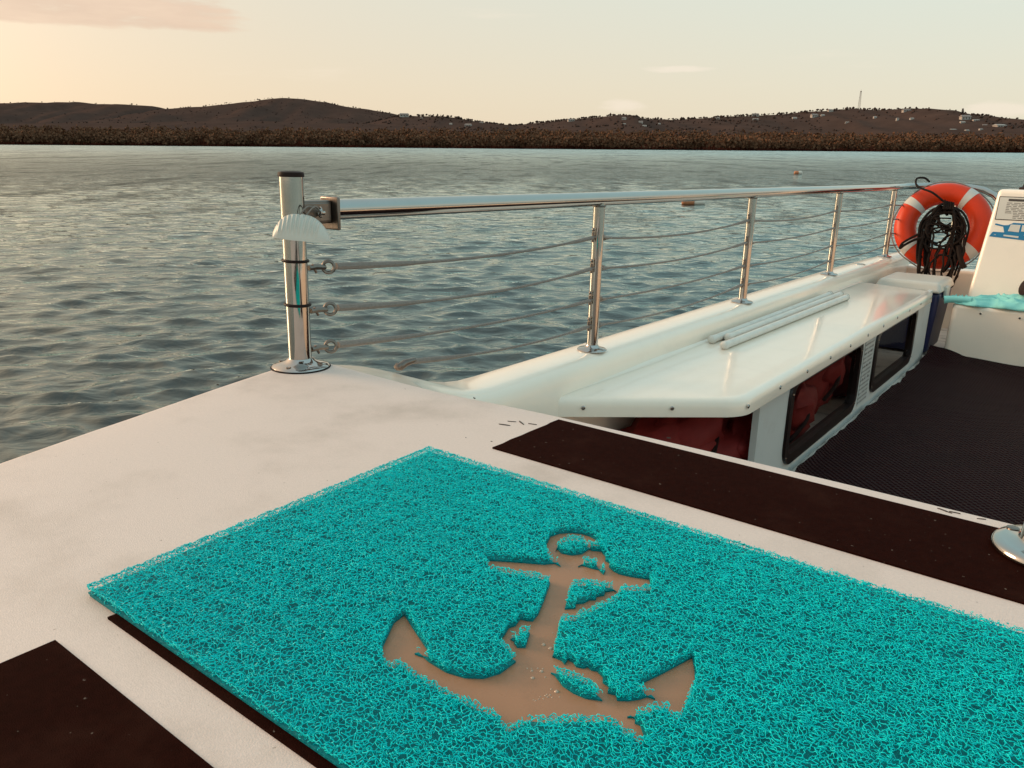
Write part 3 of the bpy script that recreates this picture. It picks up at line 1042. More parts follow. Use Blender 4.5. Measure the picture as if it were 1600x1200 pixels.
m_ = len(secs[0])
for i in range(len(secs) - 1):
    for k in range(m_ - 1):
        mb.f.append((i * m_ + k, i * m_ + k + 1, (i + 1) * m_ + k + 1, (i + 1) * m_ + k))
mb.f.append(tuple(range(m_ - 1, -1, -1)))
mb.f.append(tuple((len(secs) - 1) * m_ + k for k in range(m_)))
gun = mb.build('gunwale', M_GEL, boat, smooth=50)
# a small filler cap let into the gunwale top
MB().lathe([(.030, -.002), (.030, .002), (.024, .004)], (.0, 4.02, -.147), 20).build('filler_cap', M_CHROME, gun)

# transom ledge across the far end and starboard side (mostly hidden)
mb = MB()
mb.box(.03, 2.45, 5.0, 5.14, -1.6, -.232)
mb.build('transom', M_GEL, boat, smooth=30, bevel=.02)
MB().box(2.40, 2.53, .02, 5.14, -1.6, -.147).build('starboard_side', M_GEL, boat, smooth=30, bevel=.02)
# the cockpit floor
MB().box(.05, 2.42, .04, 5.05, -.70, -.622).build('cockpit_floor', M_GELDIRTY, boat, smooth=0)

# bench: top with rolled edge and hanging lip
B_N, LIP = -.222, .052


def bench_outline(off):
    # near end is cut obliquely, far end nearly square; rounded corner where end and front meet
    a, c = Vector((.062, .776)), Vector((.452 + off, 1.112))
    e0 = (c - a).normalized()
    nrm = Vector((e0.y, -e0.x))          # pointing to the camera side
    a2, c2 = a + nrm * off, Vector((.452 + off, 1.112 - off * .45))
    r = .05
    pts = [a2]
    p0, p1 = c2 - e0 * r, c2 + Vector((0, r))
    for k in range(7):
        t = k / 6
        pts.append(p0 * (1 - t) ** 2 + c2 * 2 * t * (1 - t) + p1 * t * t)
    far = Vector((.452 + off, 3.70))
    pts += [Vector((.452 + off, 1.112 + (3.70 - 1.112) * k / 12)) for k in range(1, 12)]
    pts += [far, Vector((.43 + off * .3, 3.74 + off)), Vector((.062, 3.835 + off))]
    return pts


mb = MB()
prof = [(-.022, 0.0), (-.012, -.0015), (-.004, -.006), (.001, -.014), (.003, -.03), (.004, -LIP + .006), (.004, -LIP), (-.008, -LIP)]
rings = [[(p.x, p.y, B_N + dn + (.0022 * mnoise.noise(Vector((p.x * 9, p.y * 5, 1))) if dn < -.03 else 0)) for p in bench_outline(off)] for off, dn in prof]
nn_ = len(rings[0])
mb.v = [p for r_ in rings for p in r_]
for k in range(len(rings) - 1):
    for i in range(nn_ - 1):
        mb.f.append(((k + 1) * nn_ + i, (k + 1) * nn_ + i + 1, k * nn_ + i + 1, k * nn_ + i))
mb.f.append(tuple(range(nn_)))
bench = mb.build('bench', M_GEL, boat, smooth=45)
# underside so that no light leaks through
mb = MB()
mb.add([(p.x, p.y, B_N - .012) for p in bench_outline(-.03)], [tuple(range(nn_ - 1, -1, -1))])
mb.build('bench_underside', M_GEL, bench, smooth=0)


def screw(c, axis, parent):
    A = Vector(axis).normalized()
    o = MB().lathe([(.0062, 0), (.0062, .0012), (.0046, .0028), (.0024, .0030), (.0022, .0018)], c, 12, axis=A).build('screw', M_CHROME, parent)
    return o


e0 = Vector((.39, .336)).normalized()
en_ = Vector((e0.y, -e0.x))
for t in (.117, .30):
    s = .776 + (t - .062) / .39 * .336
    screw((t + en_.x * .006, s + en_.y * .006, -.249), (en_.x, en_.y, 0), bench)
for k in range(11):
    s = 1.134 + .2535 * k
    screw((.4545, s, -.249 - .002 * mnoise.noise(Vector((k, 0, 0)))), (1, 0, 0), bench)

# fillet between bench and gunwale
mb = MB()


def fillet(a, b):
    s_ = .80 + b * (3.82 - .80)
    rf_ = interp(s_, (.80, .95, 1.3, 1.8, 3.8), (.003, .008, .020, .014, .012))
    an = math.pi / 2 * a
    t_ = .0632 + rf_ * (1 - math.sin(an))
    n_ = B_N + .0006 + rf_ * (1 - math.cos(an))
    return (t_ - .003 * a, s_, n_)


mb.grid(8, 40, fillet)
mb.build('bench_fillet', M_GEL, bench, smooth=70)

# locker wall below the bench, with two window openings
WT0, WT1 = .405, .425


def rrect(s0, s1, n0, n1, r, k=5):
    pts = []
    for cx, cy, a0 in ((s1 - r, n1 - r, 0), (s0 + r, n1 - r, 90), (s0 + r, n0 + r, 180), (s1 - r, n0 + r, 270)):
        for i in range(k + 1):
            a = math.radians(a0 + 90 * i / k)
            pts.append((cx + r * math.cos(a), cy + r * math.sin(a)))
    return pts


WINS = [(1.60, 2.44, -.555, -.285), (2.71, 3.50, -.545, -.285)]
NOP = -.62


def wall_face(x, mb, flip):
    """front/back sheet of the wall with holes, from quads between opening rows"""
    bm = bmesh.new()
    outer = [(1.32, NOP), (3.885, NOP), (3.885, -.236), (1.32, -.236)]
    ev = [bm.verts.new((x, s, n)) for s, n in outer]
    edges = [bm.edges.new((ev[i], ev[(i + 1) % 4])) for i in range(4)]
    for w in WINS:
        hv = [bm.verts.new((x, s, n)) for s, n in rrect(*w, .055)]
        edges += [bm.edges.new((hv[i], hv[(i + 1) % len(hv)])) for i in range(len(hv))]
    bmesh.ops.triangle_fill(bm, use_beauty=True, use_dissolve=False, edges=edges)
    bm.verts.index_update()
    mb.add([v.co for v in bm.verts], [tuple(v.index for v in (f.verts if not flip else reversed(f.verts))) for f in bm.faces])
    bm.free()


mb = MB()
wall_face(WT1, mb, False)
wall_face(WT0, mb, True)
loops = [[(1.32, NOP), (3.885, NOP), (3.885, -.236), (1.32, -.236)]] + [rrect(*w, .055) for w in WINS]
for lp in loops:
    n_ = len(lp)
    mb.add([(WT0, s, n) for s, n in lp] + [(WT1, s, n) for s, n in lp], [(i, (i + 1) % n_, n_ + (i + 1) % n_, n_ + i) for i in range(n_)])
wall = mb.build('locker_wall', M_PANEL, boat, smooth=30)
for w in WINS:
    lp_o = rrect(w[0] - .022, w[1] + .022, w[2] - .022, w[3] + .022, .07)
    lp_i = rrect(w[0] + .014, w[1] - .014, w[2] + .014, w[3] - .014, .042)
    n_ = len(lp_o)
    mb = MB()
    vs = [(WT1 + .0005, s, n) for s, n in lp_o] + [(WT1 + .009, s + (.004 if s < (w[0] + w[1]) / 2 else -.004), n) for s, n in lp_o]
    vs += [(WT1 + .009, s, n) for s, n in lp_i] + [(WT0 - .004, s, n) for s, n in lp_i]
    fs = []
    for r_ in range(3):
        for i in range(n_):
            fs.append((r_ * n_ + i, r_ * n_ + (i + 1) % n_, (r_ + 1) * n_ + (i + 1) % n_, (r_ + 1) * n_ + i))
    mb.add(vs, fs)
    mb.build('window_frame', M_FRAME, wall, smooth=40)
    mb = MB()
    mb.prism([(s, n) for s, n in lp_i], 0, .003)
    mb.v = [(WT0 + .008 + z, x, y) for x, y, z in mb.v]
    mb.build('window_pane', M_PANE, wall, smooth=0)
    for s in (w[0] + .0, w[1] - .0):
        for n in (w[2] + .01, w[3] - .04):
            MB().lathe([(.004, 0), (.004, .002), (.002, .003)], (WT1 + .008, s, n), 10, axis=(1, 0, 0)).build('frame_screw', M_CHROME, wall)
# paper notice between the windows
mb = MB()
mb.box(WT1 + .001, WT1 + .0022, 2.515, 2.66, -.575, -.30)
nt_ = mb.build('notice', M_NOTICE, wall, smooth=0)
uvl = nt_.data.uv_layers.new(name='UVMap')
for lp in nt_.data.loops:
    c = nt_.data.vertices[lp.vertex_index].co
    uvl.data[lp.index].uv = ((c.y - 2.515) / .145, (c.z + .575) / .275)
# tiny pictograms on it
for k in range(9):
    s, n = 2.535 + .045 * (k % 3), -.36 - .055 * (k // 3)
    MB().box(WT1 + .0022, WT1 + .0028, s, s + .007, n, n + .010).build('pictogram', M_INK, nt_, smooth=0)

# console on the starboard side of the passage
cons = MB().add([(.512, 3.955, -.63), (1.75, 3.955, -.63), (1.75, 4.75, -.63), (.512, 4.75, -.63), (.518, 3.962, -.300), (1.75, 3.962, -.300), (1.75, 4.75, -.300), (.518, 4.75, -.300)],
                [(0, 3, 2, 1), (4, 5, 6, 7), (0, 1, 5, 4), (1, 2, 6, 5), (2, 3, 7, 6), (3, 0, 4, 7)]).build('console', M_GEL, boat, smooth=50, bevel=.028, segs=5)
upright = MB().add([(.548, 4.19, -.33), (1.6, 4.19, -.33), (1.6, 4.72, -.33), (.548, 4.72, -.33), (.596, 4.33, .30), (1.5, 4.33, .30), (1.5, 4.66, .30), (.596, 4.66, .30)],
                   [(0, 3, 2, 1), (4, 5, 6, 7), (0, 1, 5, 4), (1, 2, 6, 5), (2, 3, 7, 6), (3, 0, 4, 7)]).build('console_upright', M_GEL, boat, smooth=50, bevel=.022, segs=5)
for t in (.66, .84):
    screw((t, 3.957, -.345), (0, -1, 0), cons)


def up_pt(t, n, off=0.0):     # point on the leaning front of the upright
    k = (n + .33) / .63
    return (t, 4.19 + .14 * k - off, n)


def flat_on_upright(name, t0, t1, n0, n1, off, m, parent):
    mb = MB()
    for o_ in (off, off + .0012):
        mb.v += [up_pt(t0, n0, o_), up_pt(t1, n0, o_), up_pt(t1, n1, o_), up_pt(t0, n1, o_)]
    mb.f = [(0, 1, 2, 3), (7, 6, 5, 4), (0, 4, 5, 1), (1, 5, 6, 2), (2, 6, 7, 3), (3, 7, 4, 0)]
    o = mb.build(name, m, parent, smooth=0)
    uv = o.data.uv_layers.new(name='UVMap')
    for lp in o.data.loops:
        c = o.data.vertices[lp.vertex_index].co
        uv.data[lp.index].uv = ((c.x - t0) / (t1 - t0), (c.z - n0) / (n1 - n0))
    return o


flat_on_upright('placard_border', .608, 1.15, .136, .262, .001, M_INK, upright)
flat_on_upright('placard', .612, 1.145, .140, .258, .0024, M_PAPER, upright)
flat_on_upright('placard_heading', .655, 1.05, .238, .250, .0038, M_INK, upright)


# rows of small illegible print, broken into word-like dashes
_pm = MB()
_gp = random.Random(12)
for _r in range(10):
    _n = .226 - .0088 * _r
    _t = .650 if _r < 7 else .69
    while _t < 1.12:
        _w = _gp.uniform(.012, .040)
        _o = len(_pm.v)
        for _o2 in (.0038, .0044):
            _pm.v += [up_pt(_t, _n, _o2), up_pt(_t + _w, _n, _o2), up_pt(_t + _w, _n + .0036, _o2), up_pt(_t, _n + .0036, _o2)]
        _pm.f += [tuple(_o + q for q in f) for f in ((0, 1, 2, 3), (7, 6, 5, 4), (0, 4, 5, 1), (1, 5, 6, 2), (2, 6, 7, 3), (3, 7, 4, 0))]
        _t += _w + _gp.uniform(.005, .010)
_po = _pm.build('placard_print', M_INKSOFT, upright, smooth=0)
_po['kind'] = 'stuff'


def decal(name, pts, off, m):
    mb = MB()
    n_ = len(pts)
    pts = [(t - .034, n) for t, n in pts]
    mb.v = [up_pt(t, n, off) for t, n in pts] + [up_pt(t, n, off + .001) for t, n in pts]
    mb.f = [tuple(range(n_)), tuple(range(2 * n_ - 1, n_ - 1, -1))] + [(i, n_ + i, n_ + (i + 1) % n_, (i + 1) % n_) for i in range(n_)]
    mb.build(name, m, upright, smooth=0)


# blue graphic of a boat's side below the placard
decal('decal_shape', [(.632, .044), (.90, .028), (1.1, .03), (1.1, .118), (.735, .124), (.712, .110), (.690, .108), (.650, .116), (.648, .108), (.668, .104), (.690, .100), (.700, .070), (.648, .070), (.642, .066)], .001, M_DECALBLUE)
for q in ([(.716, .078), (.768, .075), (.770, .114), (.724, .114)], [(.778, .080), (.860, .078), (.860, .112), (.778, .114)], [(.868, .08), (.95, .08), (.95, .112), (.868, .112)],
          [(.700, .050), (.772, .044), (.772, .054), (.700, .058)], [(.652, .054), (.664, .053), (.660, .057)], [(.79, .060), (.86, .058), (.83, .066)]):
    decal('decal_window', q, .0024, M_PAPER)
# rod holder / switch knob on top
MB().lathe([(.055, 0), (.055, .012), (.04, .018), (.035, .034), (.018, .036), (.018, .058), (.01, .062)], (.735, 4.45, .299), 20).build('antenna_base', M_BLACK, upright)
MB().box(.70, .80, 4.43, 4.47, .300, .326).build('antenna_clip', M_BLACK, upright, bevel=.004)

# ------------------------------------------------------------------ guard rail (parts of the boat)
R_N, R_R = .286, .019
corner_r = .28
path = [(0.004, .085, R_N)] + [(0.004, s, R_N) for s in (1.0, 2.0, 3.0, 4.0, 4.55)]
for k in range(1, 10):
    a = math.pi / 2 * k / 9
    path.append((.004 + corner_r * (1 - math.cos(a)), 4.75 + corner_r * math.sin(a), R_N + .012 * math.sin(a)))
path += [(.36, 5.035, R_N + .008), (.44, 5.03, R_N - .006), (.50, 5.02, R_N - .035), (.56, 5.01, R_N - .09), (.60, 5.0, R_N - .18), (.62, 5.0, -.235)]
rail = MB().tube(path, R_R, 24).build('top_rail', M_CHROME, boat, smooth=60)

# corner post with bracket
P_R = .0212
post = MB().lathe([(P_R, 0), (P_R, .346)], (0, 0, 0), 40).build('corner_post', M_CHROME, boat, smooth=60)
MB().lathe([(P_R + .0012, .345), (P_R + .0018, .349), (P_R + .001, .353), (P_R - .006, .355)], (0, 0, 0), 32).build('end_cap', M_BLACK, post)
MB().lathe([(.052, .0), (.053, .0025), (.050, .0055), (.036, .0085), (.027, .013), (P_R + .001, .018)], (0, 0, 0), 40).build('base_flange', M_CHROME, post)
for a in (20, 110, 200, 290):
    MB().lathe([(.005, .006), (.005, .0085), (.002, .009)], (.041 * math.cos(math.radians(a)), .041 * math.sin(math.radians(a)), 0), 12).build('flange_screw', M_STEELDULL, post)
MB().lathe([(.054, -.001), (.0555, .0005), (.054, .001)], (0, 0, 0), 40).build('sealant_ring', M_BLACK, post)
for n in (.1185, .1985):
    MB().torus((0, 0, n), (.03, .02, 1), P_R + .0012, .0026, 36, 8).build('rubber_band', M_BLACK, post)
# welded bracket towards the rail
MB().box(-.005, .013, .016, .078, .262, .304).build('bracket', M_STEELDULL, post, smooth=30, bevel=.003)
MB().box(.012, .0165, .014, .074, .266, .300).build('bracket_cheek', M_STEELDULL, post, smooth=30, bevel=.002)
MB().box(-.020, .030, .078, .0848, .250, .310).build('end_plate', M_STEELDULL, post, smooth=30, bevel=.003)
MB().lathe([(.006, 0), (.006, .006), (.0035, .007), (.0035, .016), (.001, .017)], (.016, .044, .283), 14, axis=(1, 0, 0)).build('pin', M_CHROME, post)
MB().torus((.026, .040, .284), (.2, .5, 0), .009, .0016, 18, 6).build('split_ring', M_CHROME, post)

EYES = [.181, .094, .003, -.073]
ST = [1.042, 2.20, 3.395, 4.60]
for s in ST:
    st = MB().lathe([(.0165, -.147), (.0165, R_N - .008)], (.004, s, 0), 28).build('stanchion', M_CHROME, boat, smooth=60)
    MB().lathe([(.043, -.1465), (.044, -.1445), (.041, -.1415), (.024, -.1385), (.0195, -.134), (.0175, -.130)], (.004, s, 0), 32).build('base_flange', M_CHROME, st)
    MB().torus((.004, s, R_N - .019), (0, 0, 1), .0165, .0028, 24, 8).build('weld_bead', M_STEELDULL, st)
    for n in EYES:
        mb = MB()
        mb.lathe([(.006, 0), (.006, .010), (.0045, .012)], (.004, s - .015, n), 12, axis=(0, -1, 0))
        mb.tube([(.006, s - .028, n - .012), (.006, s - .028, n + .016)], [.0042, .0042], 10)
        mb.blob((.006, s - .028, n + .022), .0048, .0048, .0060, 1, 0, 1)
        mb.build('rope_eye', M_STEELDULL, st)

# far post behind the lifebuoy
fp = MB().lathe([(.0165, -.235), (.0165, R_N)], (.30, 5.035, 0), 24).build('stanchion', M_CHROME, boat, smooth=60)
MB().lathe([(.043, -.2325), (.044, -.230), (.041, -.228), (.019, -.222)], (.30, 5.035, 0), 28).build('base_flange', M_CHROME, fp)
fp['label'] = 'far stanchion seen through the lifebuoy'
# round socket plate at the right edge of the deck
sock = MB().lathe([(.052, .0022), (.0545, .004), (.0545, .008), (.051, .0115), (.044, .0125), (.032, .0135), (.029, .016), (.028, .05)], (1.181, .020, 0), 48).build('socket_plate', M_CHROME, boat, smooth=50)
sock['label'] = 'round steel socket plate screwed to the deck edge'
for a in (150, 270, 30):
    MB().lathe([(.0062, .0118), (.0062, .0135), (.003, .0140)], (1.181 + .043 * math.cos(math.radians(a)), .020 + .043 * math.sin(math.radians(a)), 0), 14).build('socket_screw', M_STEELDULL, sock)

# ------------------------------------------------------------------ lifelines
names = ('highest', 'second', 'third', 'lowest')
starts = [(.004, .062, .181), (.004, .062, .101), (.004, .060, .028), (-.03, .305, -.055)]
stops_ = [s for s in ST] + [5.0]
for i in range(4):
    e = on_boat('lifeline_rope', starts[i], '%s of the four grey ropes strung below the steel rail' % names[i], 'rope', 'lifeline ropes below the rail')
    o_ = starts[i]

    def sagline(a, b, sag, n=14, wob=0.0):
        a, b = Vector(a), Vector(b)
        return [a.lerp(b, k / n) + Vector((wob * math.sin(k * 1.3 + i), 0, -sag * 4 * (k / n) * (1 - k / n))) for k in range(n + 1)]
    first = (o_[0], o_[1] + .028 if i < 3 else o_[1] + .02, o_[2])
    cur = first
    for j, s in enumerate(ST):
        end = (.006, s - .030, EYES[i])
        sag = (.016, .017, .014, .011)[j] * (1 + .25 * math.sin(i * 2 + j))
        pth = sagline(cur, end, sag)
        rad = [.0033] * len(pth)
        if j == 0:
            for k in range(4):
                rad[k] = (.0066, .0068, .0060, .0050)[k]
        for k in (1, 2):
            rad[-k] = .0056
        MB().tube(pth, rad, 8).build('rope_span', M_ROPE, e, origin=o_)
        kn = MB()
        kn.blob((.006, s + .024, EYES[i] - .002), .009, .012, .010, i + j * 5, .6, 2, 3)
        kn.tube([(.006, s + .016, EYES[i]), (.006, s + .034, EYES[i] - .004), (.006, s + .06, EYES[i] - .005)], [.0062, .0066, .0046], 8)
        kn.build('knot', M_ROPE if (i + j) % 2 else M_STEELDULL, e, origin=o_)
        cur = (.006, s + .028, EYES[i] - .003)
    MB().tube(sagline(cur, (.05, 4.98, EYES[i]), .008, 8), .0043, 8).build('rope_span', M_ROPE, e, origin=o_)
    # shackle and ring at the near end
    sh = MB()
    a = Vector(o_)
    if i < 3:
        sh.torus(a + Vector((0, .010, 0)), (.75, -.6, .15), .0108, .0034, 22, 8)
        sh.tube([a + Vector((0, -.036, .002)), a + Vector((0, -.02, .003)), a + Vector((0, .002, .0))], [.0052, .0058, .0045], 8)
        sh.tube([a + Vector((.002, -.03, .008)), a + Vector((.001, -.02, -.008))], .0026, 6)
    else:
        sh.tube([a + Vector((-.004, -.014, -.008)), a + Vector((0, 0, 0)), a + Vector((0, .03, .001))], [.009, .0085, .0066], 10)
        sh.blob(a + Vector((-.004, -.016, -.006)), .010, .010, .010, 4, .3, 2, 3)
    sh.build('shackle', M_STEELDULL, e, origin=o_)

# ------------------------------------------------------------------ white ribbed plastic hood hanging in front of the corner post
H_C = Vector((.0, -.034, .238))
to_cam = Vector((CAM_B.x - H_C.x, CAM_B.y - H_C.y, 0)).normalized()
H_C = H_C + Vector((-to_cam.y, to_cam.x, 0)) * .040
hx = Vector((-to_cam.y, to_cam.x, 0))          # image right
hood = on_boat('plastic_hood', H_C, 'white ribbed plastic hood hanging from the bracket of the corner post', 'hood')
hw, hh_, hd = .0495, .044, .034
mb = MB()


def hoodf(a, b, sc=1.0):
    x = -1 + 2 * a
    prof_ = (max(0, 1 - abs(x + .04) ** 2.5)) ** .75
    ph = math.pi * .5 * b
    rib = 0.0
    if .08 < a < .78 and .12 < b < .95:
        rib = .0024 * (.5 + .5 * math.sin((a + .10 * (1 - b)) * 2 * math.pi * 14)) ** 1.5 * min(1, (b - .12) * 6) * min(1, (.95 - b) * 8)
    f = (hd * math.cos(ph) ** .8 * (.45 + .55 * prof_)) + rib
    z = hh_ * math.sin(ph) * prof_ + rib
    lean = .10 * x * hw
    p = hx * (x * hw + .004 * b * (1 if x > 0 else .2)) + to_cam * f * sc + Vector((0, 0, z - lean))
    return tuple(p)


mb.grid(300, 30, hoodf)
mb.grid(60, 16, lambda a, b: tuple(Vector(hoodf(a, b)) * .95 - to_cam * .0015))
hs = mb.build('shell', M_PLASTIC, hood, smooth=70)
MB().add([tuple(hx * (-hw) + Vector((0, 0, .0))), tuple(hx * hw), tuple(hx * hw * .5 + Vector((0, 0, hh_ * .8))), tuple(-hx * hw * .5 + Vector((0, 0, hh_ * .8)))], [(0, 1, 2, 3)]).build('back_plate', M_PLASTIC, hood)
tw_ = MB()
for dx in (-.004, .007):
    p0 = hx * dx + Vector((0, 0, hh_ - .004)) + to_cam * .006
    p1 = hx * (dx + .018) + Vector((0, 0, hh_ + .014)) + to_cam * .004
    p2 = Vector((.022, .044, .283)) - H_C
    tw_.tube(smoothpath([p0, p1, p2], 6), .0014, 6)
tw_.build('twine', M_ROPE, hood)

# ------------------------------------------------------------------ looped vinyl mat with the anchor
# anchor outline read off the photograph: (x, y, edge) in a 3.0769x crop whose corner is (580, 820); edge N = pile in front, F = pile behind
S_ = 3.0769


def outline(pts):
    out = []
    for x, y, e_ in pts:
        n = {'N': .0112, 'F': .0026, 'M': .0075}[e_]
        out.append(un(580 + x / S_, 820 + y / S_, n))
    return np.array(out)


ANCHOR = outline([(160, 440, 'F'), (110, 478, 'F'), (78, 520, 'M'), (57, 565, 'M'), (52, 605, 'M'), (60, 636, 'N'), (85, 648, 'N'), (108, 656, 'N'), (122, 642, 'N'), (138, 634, 'N'),
                  (155, 652, 'N'), (200, 690, 'N'), (260, 730, 'N'), (300, 745, 'N'), (330, 773, 'N'), (352, 776, 'N'), (400, 803, 'N'), (470, 836, 'N'), (540, 866, 'N'), (600, 886, 'N'), (655, 963, 'N'),
                  (700, 940, 'N'), (768, 907, 'N'), (820, 912, 'N'), (900, 916, 'N'), (980, 908, 'N'), (1060, 912, 'N'), (1148, 910, 'N'), (1172, 930, 'N'), (1195, 938, 'N'), (1212, 968, 'N'), (1240, 974, 'N'), (1262, 986, 'N'),
                  (1285, 1008, 'N'), (1308, 1020, 'N'), (1314, 996, 'M'), (1292, 972, 'F'), (1266, 962, 'F'), (1268, 942, 'F'), (1246, 928, 'F'), (1232, 906, 'M'), (1262, 884, 'N'), (1330, 866, 'N'), (1428, 846, 'N'), (1436, 862, 'N'), (1438, 896, 'N'), (1488, 894, 'N'),
                  (1504, 866, 'M'), (1536, 800, 'M'), (1557, 730, 'M'), (1556, 682, 'M'), (1542, 645, 'F'), (1500, 668, 'F'), (1400, 722, 'F'), (1310, 765, 'F'), (1272, 778, 'F'),
                  (1330, 786, 'N'), (1368, 798, 'N'), (1345, 828, 'F'), (1290, 846, 'F'), (1235, 854, 'F'), (1182, 852, 'F'), (1174, 826, 'F'), (1136, 816, 'F'), (1142, 786, 'F'), (1112, 766, 'F'), (1112, 738, 'F'), (1086, 712, 'F'), (1058, 706, 'F'),
                  (1040, 690, 'F'), (1020, 697, 'F'), (985, 690, 'F'), (970, 668, 'F'), (946, 655, 'F'), (930, 678, 'F'), (915, 660, 'F'), (870, 640, 'F'), (872, 618, 'M'), (888, 560, 'M'), (904, 480, 'M'), (914, 432, 'N'),
                  (984, 426, 'N'), (1012, 404, 'N'), (1050, 396, 'N'), (1080, 376, 'N'), (1112, 366, 'N'), (1140, 348, 'N'), (1194, 320, 'N'), (1200, 296, 'N'), (1214, 284, 'N'), (1270, 287, 'N'), (1352, 284, 'N'), (1335, 268, 'F'),
                  (1250, 256, 'F'), (1190, 242, 'F'), (1164, 228, 'F'), (1142, 208, 'F'), (1148, 192, 'F'), (1124, 178, 'F'), (1126, 158, 'F'), (1112, 142, 'F'), (1098, 122, 'F'), (1118, 112, 'F'), (1102, 92, 'F'), (1080, 78, 'F'), (1050, 60, 'F'), (1010, 48, 'F'),
                  (960, 43, 'F'), (905, 47, 'F'), (862, 62, 'F'), (842, 84, 'M'), (840, 104, 'M'), (852, 128, 'N'), (874, 148, 'N'), (912, 168, 'N'), (895, 190, 'F'), (830, 196, 'F'), (700, 186, 'F'), (540, 176, 'F'),
                  (575, 186, 'N'), (640, 202, 'N'), (720, 216, 'N'), (800, 226, 'N'), (862, 246, 'N'), (857, 278, 'M'), (835, 340, 'M'), (805, 412, 'M'), (777, 470, 'F'), (748, 468, 'F'), (716, 460, 'F'), (694, 492, 'F'), (662, 502, 'F'), (645, 532, 'F'), (612, 550, 'M'),
                  (640, 558, 'N'), (664, 572, 'N'), (674, 606, 'N'), (696, 640, 'M'), (682, 676, 'F'), (620, 722, 'F'), (540, 746, 'F'), (450, 743, 'F'), (360, 716, 'F'), (280, 668, 'F'), (228, 624, 'F'), (208, 602, 'M'), (232, 592, 'N'), (276, 600, 'N'), (268, 580, 'M'), (238, 536, 'M'), (200, 480, 'M')])
ISLANDS = [outline(p) for p in (
    [(888, 98, 'N'), (900, 70, 'N'), (930, 54, 'N'), (975, 48, 'N'), (1018, 54, 'N'), (1036, 76, 'N'), (1062, 92, 'N'), (1085, 94, 'N'), (1130, 98, 'N'), (1122, 110, 'F'), (1060, 110, 'F'), (1050, 122, 'F'), (1012, 146, 'F'), (960, 152, 'F'), (914, 142, 'F'), (891, 120, 'F')],
    [(996, 170, 'N'), (1030, 154, 'N'), (1080, 158, 'N'), (1096, 184, 'N'), (1118, 206, 'N'), (1126, 228, 'F'), (1060, 216, 'F'), (1010, 200, 'F')],
    [(975, 264, 'N'), (1060, 260, 'N'), (1125, 268, 'N'), (1162, 276, 'N'), (1182, 290, 'N'), (1166, 322, 'F'), (1124, 330, 'F'), (1120, 346, 'F'), (1084, 352, 'F'), (1080, 368, 'F'), (1050, 368, 'F'), (1020, 384, 'F'), (985, 386, 'F'), (982, 408, 'F'), (930, 412, 'F'), (936, 370, 'M'), (958, 300, 'M')],
    [(714, 484, 'N'), (762, 484, 'N'), (764, 505, 'M'), (742, 596, 'F'), (702, 597, 'F'), (686, 576, 'F'), (702, 552, 'F'), (670, 532, 'M'), (684, 522, 'N'), (710, 524, 'N'), (714, 506, 'M')],
    [(865, 674, 'N'), (900, 682, 'N'), (960, 700, 'N'), (1000, 710, 'N'), (1044, 736, 'N'), (1060, 728, 'N'), (1052, 756, 'M'), (1086, 780, 'N'), (1112, 826, 'M'), (1090, 850, 'F'), (1030, 842, 'F'), (970, 816, 'F'), (920, 782, 'F'), (882, 732, 'F')])]


def inside(P, poly):
    x, y = P[:, 0], P[:, 1]
    c = np.zeros(len(P), bool)
    n = len(poly)
    j = n - 1
    for i in range(n):
        xi, yi = poly[i]
        xj, yj = poly[j]
        hit = ((yi > y) != (yj > y)) & (x < (xj - xi) * (y - yi) / (yj - yi + 1e-12) + xi)
        c ^= hit
        j = i
    return c


# mat rectangle (four corners in boat coordinates, slightly skewed like the real one)
MAT = np.array([(.5115, -.6335), (1.262, -.6335), (1.248, -.1715), (.4975, -.1805)])
MAT_C = (.88, -.40, .0)


def teal(P):
    a = inside(P, MAT)
    tan = inside(P, ANCHOR)
    for isl in ISLANDS:
        tan &= ~inside(P, isl)
    return a & ~tan


mat_e = on_boat('anchor_mat', MAT_C, 'turquoise looped vinyl mat with a tan anchor motif, lying on the deck', 'mat')
# backing: solid pile base, painted shade-dark, cut out along the anchor
from mathutils.geometry import delaunay_2d_cdt
cv_, ce_ = [], []
for pl in [MAT * 1.0] + [ANCHOR] + ISLANDS:
    if pl.shape[0] == 4:
        pl = cz_ + (pl - cz_) * .995 if False else pl.mean(0) + (pl - pl.mean(0)) * .9985
    o_ = len(cv_)
    cv_ += [Vector((float(a), float(b))) for a, b in pl]
    ce_ += [(o_ + k, o_ + (k + 1) % len(pl)) for k in range(len(pl))]
ov, oe, of, *_ = delaunay_2d_cdt(cv_, ce_, [], 0, 1e-6)
ov = np.array([(v.x, v.y) for v in ov])
cen = np.array([ov[list(f)].mean(0) for f in of])
keep = teal(cen)
of = [f for f, k in zip(of, keep) if k]
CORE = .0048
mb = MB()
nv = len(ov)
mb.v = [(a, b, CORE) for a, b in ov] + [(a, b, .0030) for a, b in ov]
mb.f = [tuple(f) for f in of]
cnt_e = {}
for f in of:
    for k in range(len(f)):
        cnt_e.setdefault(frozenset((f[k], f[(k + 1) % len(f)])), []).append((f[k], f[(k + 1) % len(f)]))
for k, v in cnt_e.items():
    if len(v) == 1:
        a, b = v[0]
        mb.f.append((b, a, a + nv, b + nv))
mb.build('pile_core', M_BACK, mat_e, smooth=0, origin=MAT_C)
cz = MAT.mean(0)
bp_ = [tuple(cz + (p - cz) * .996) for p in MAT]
MB().prism(bp_, .0008, .0026).build('backing_sheet', M_BACK, mat_e, smooth=0, origin=MAT_C)
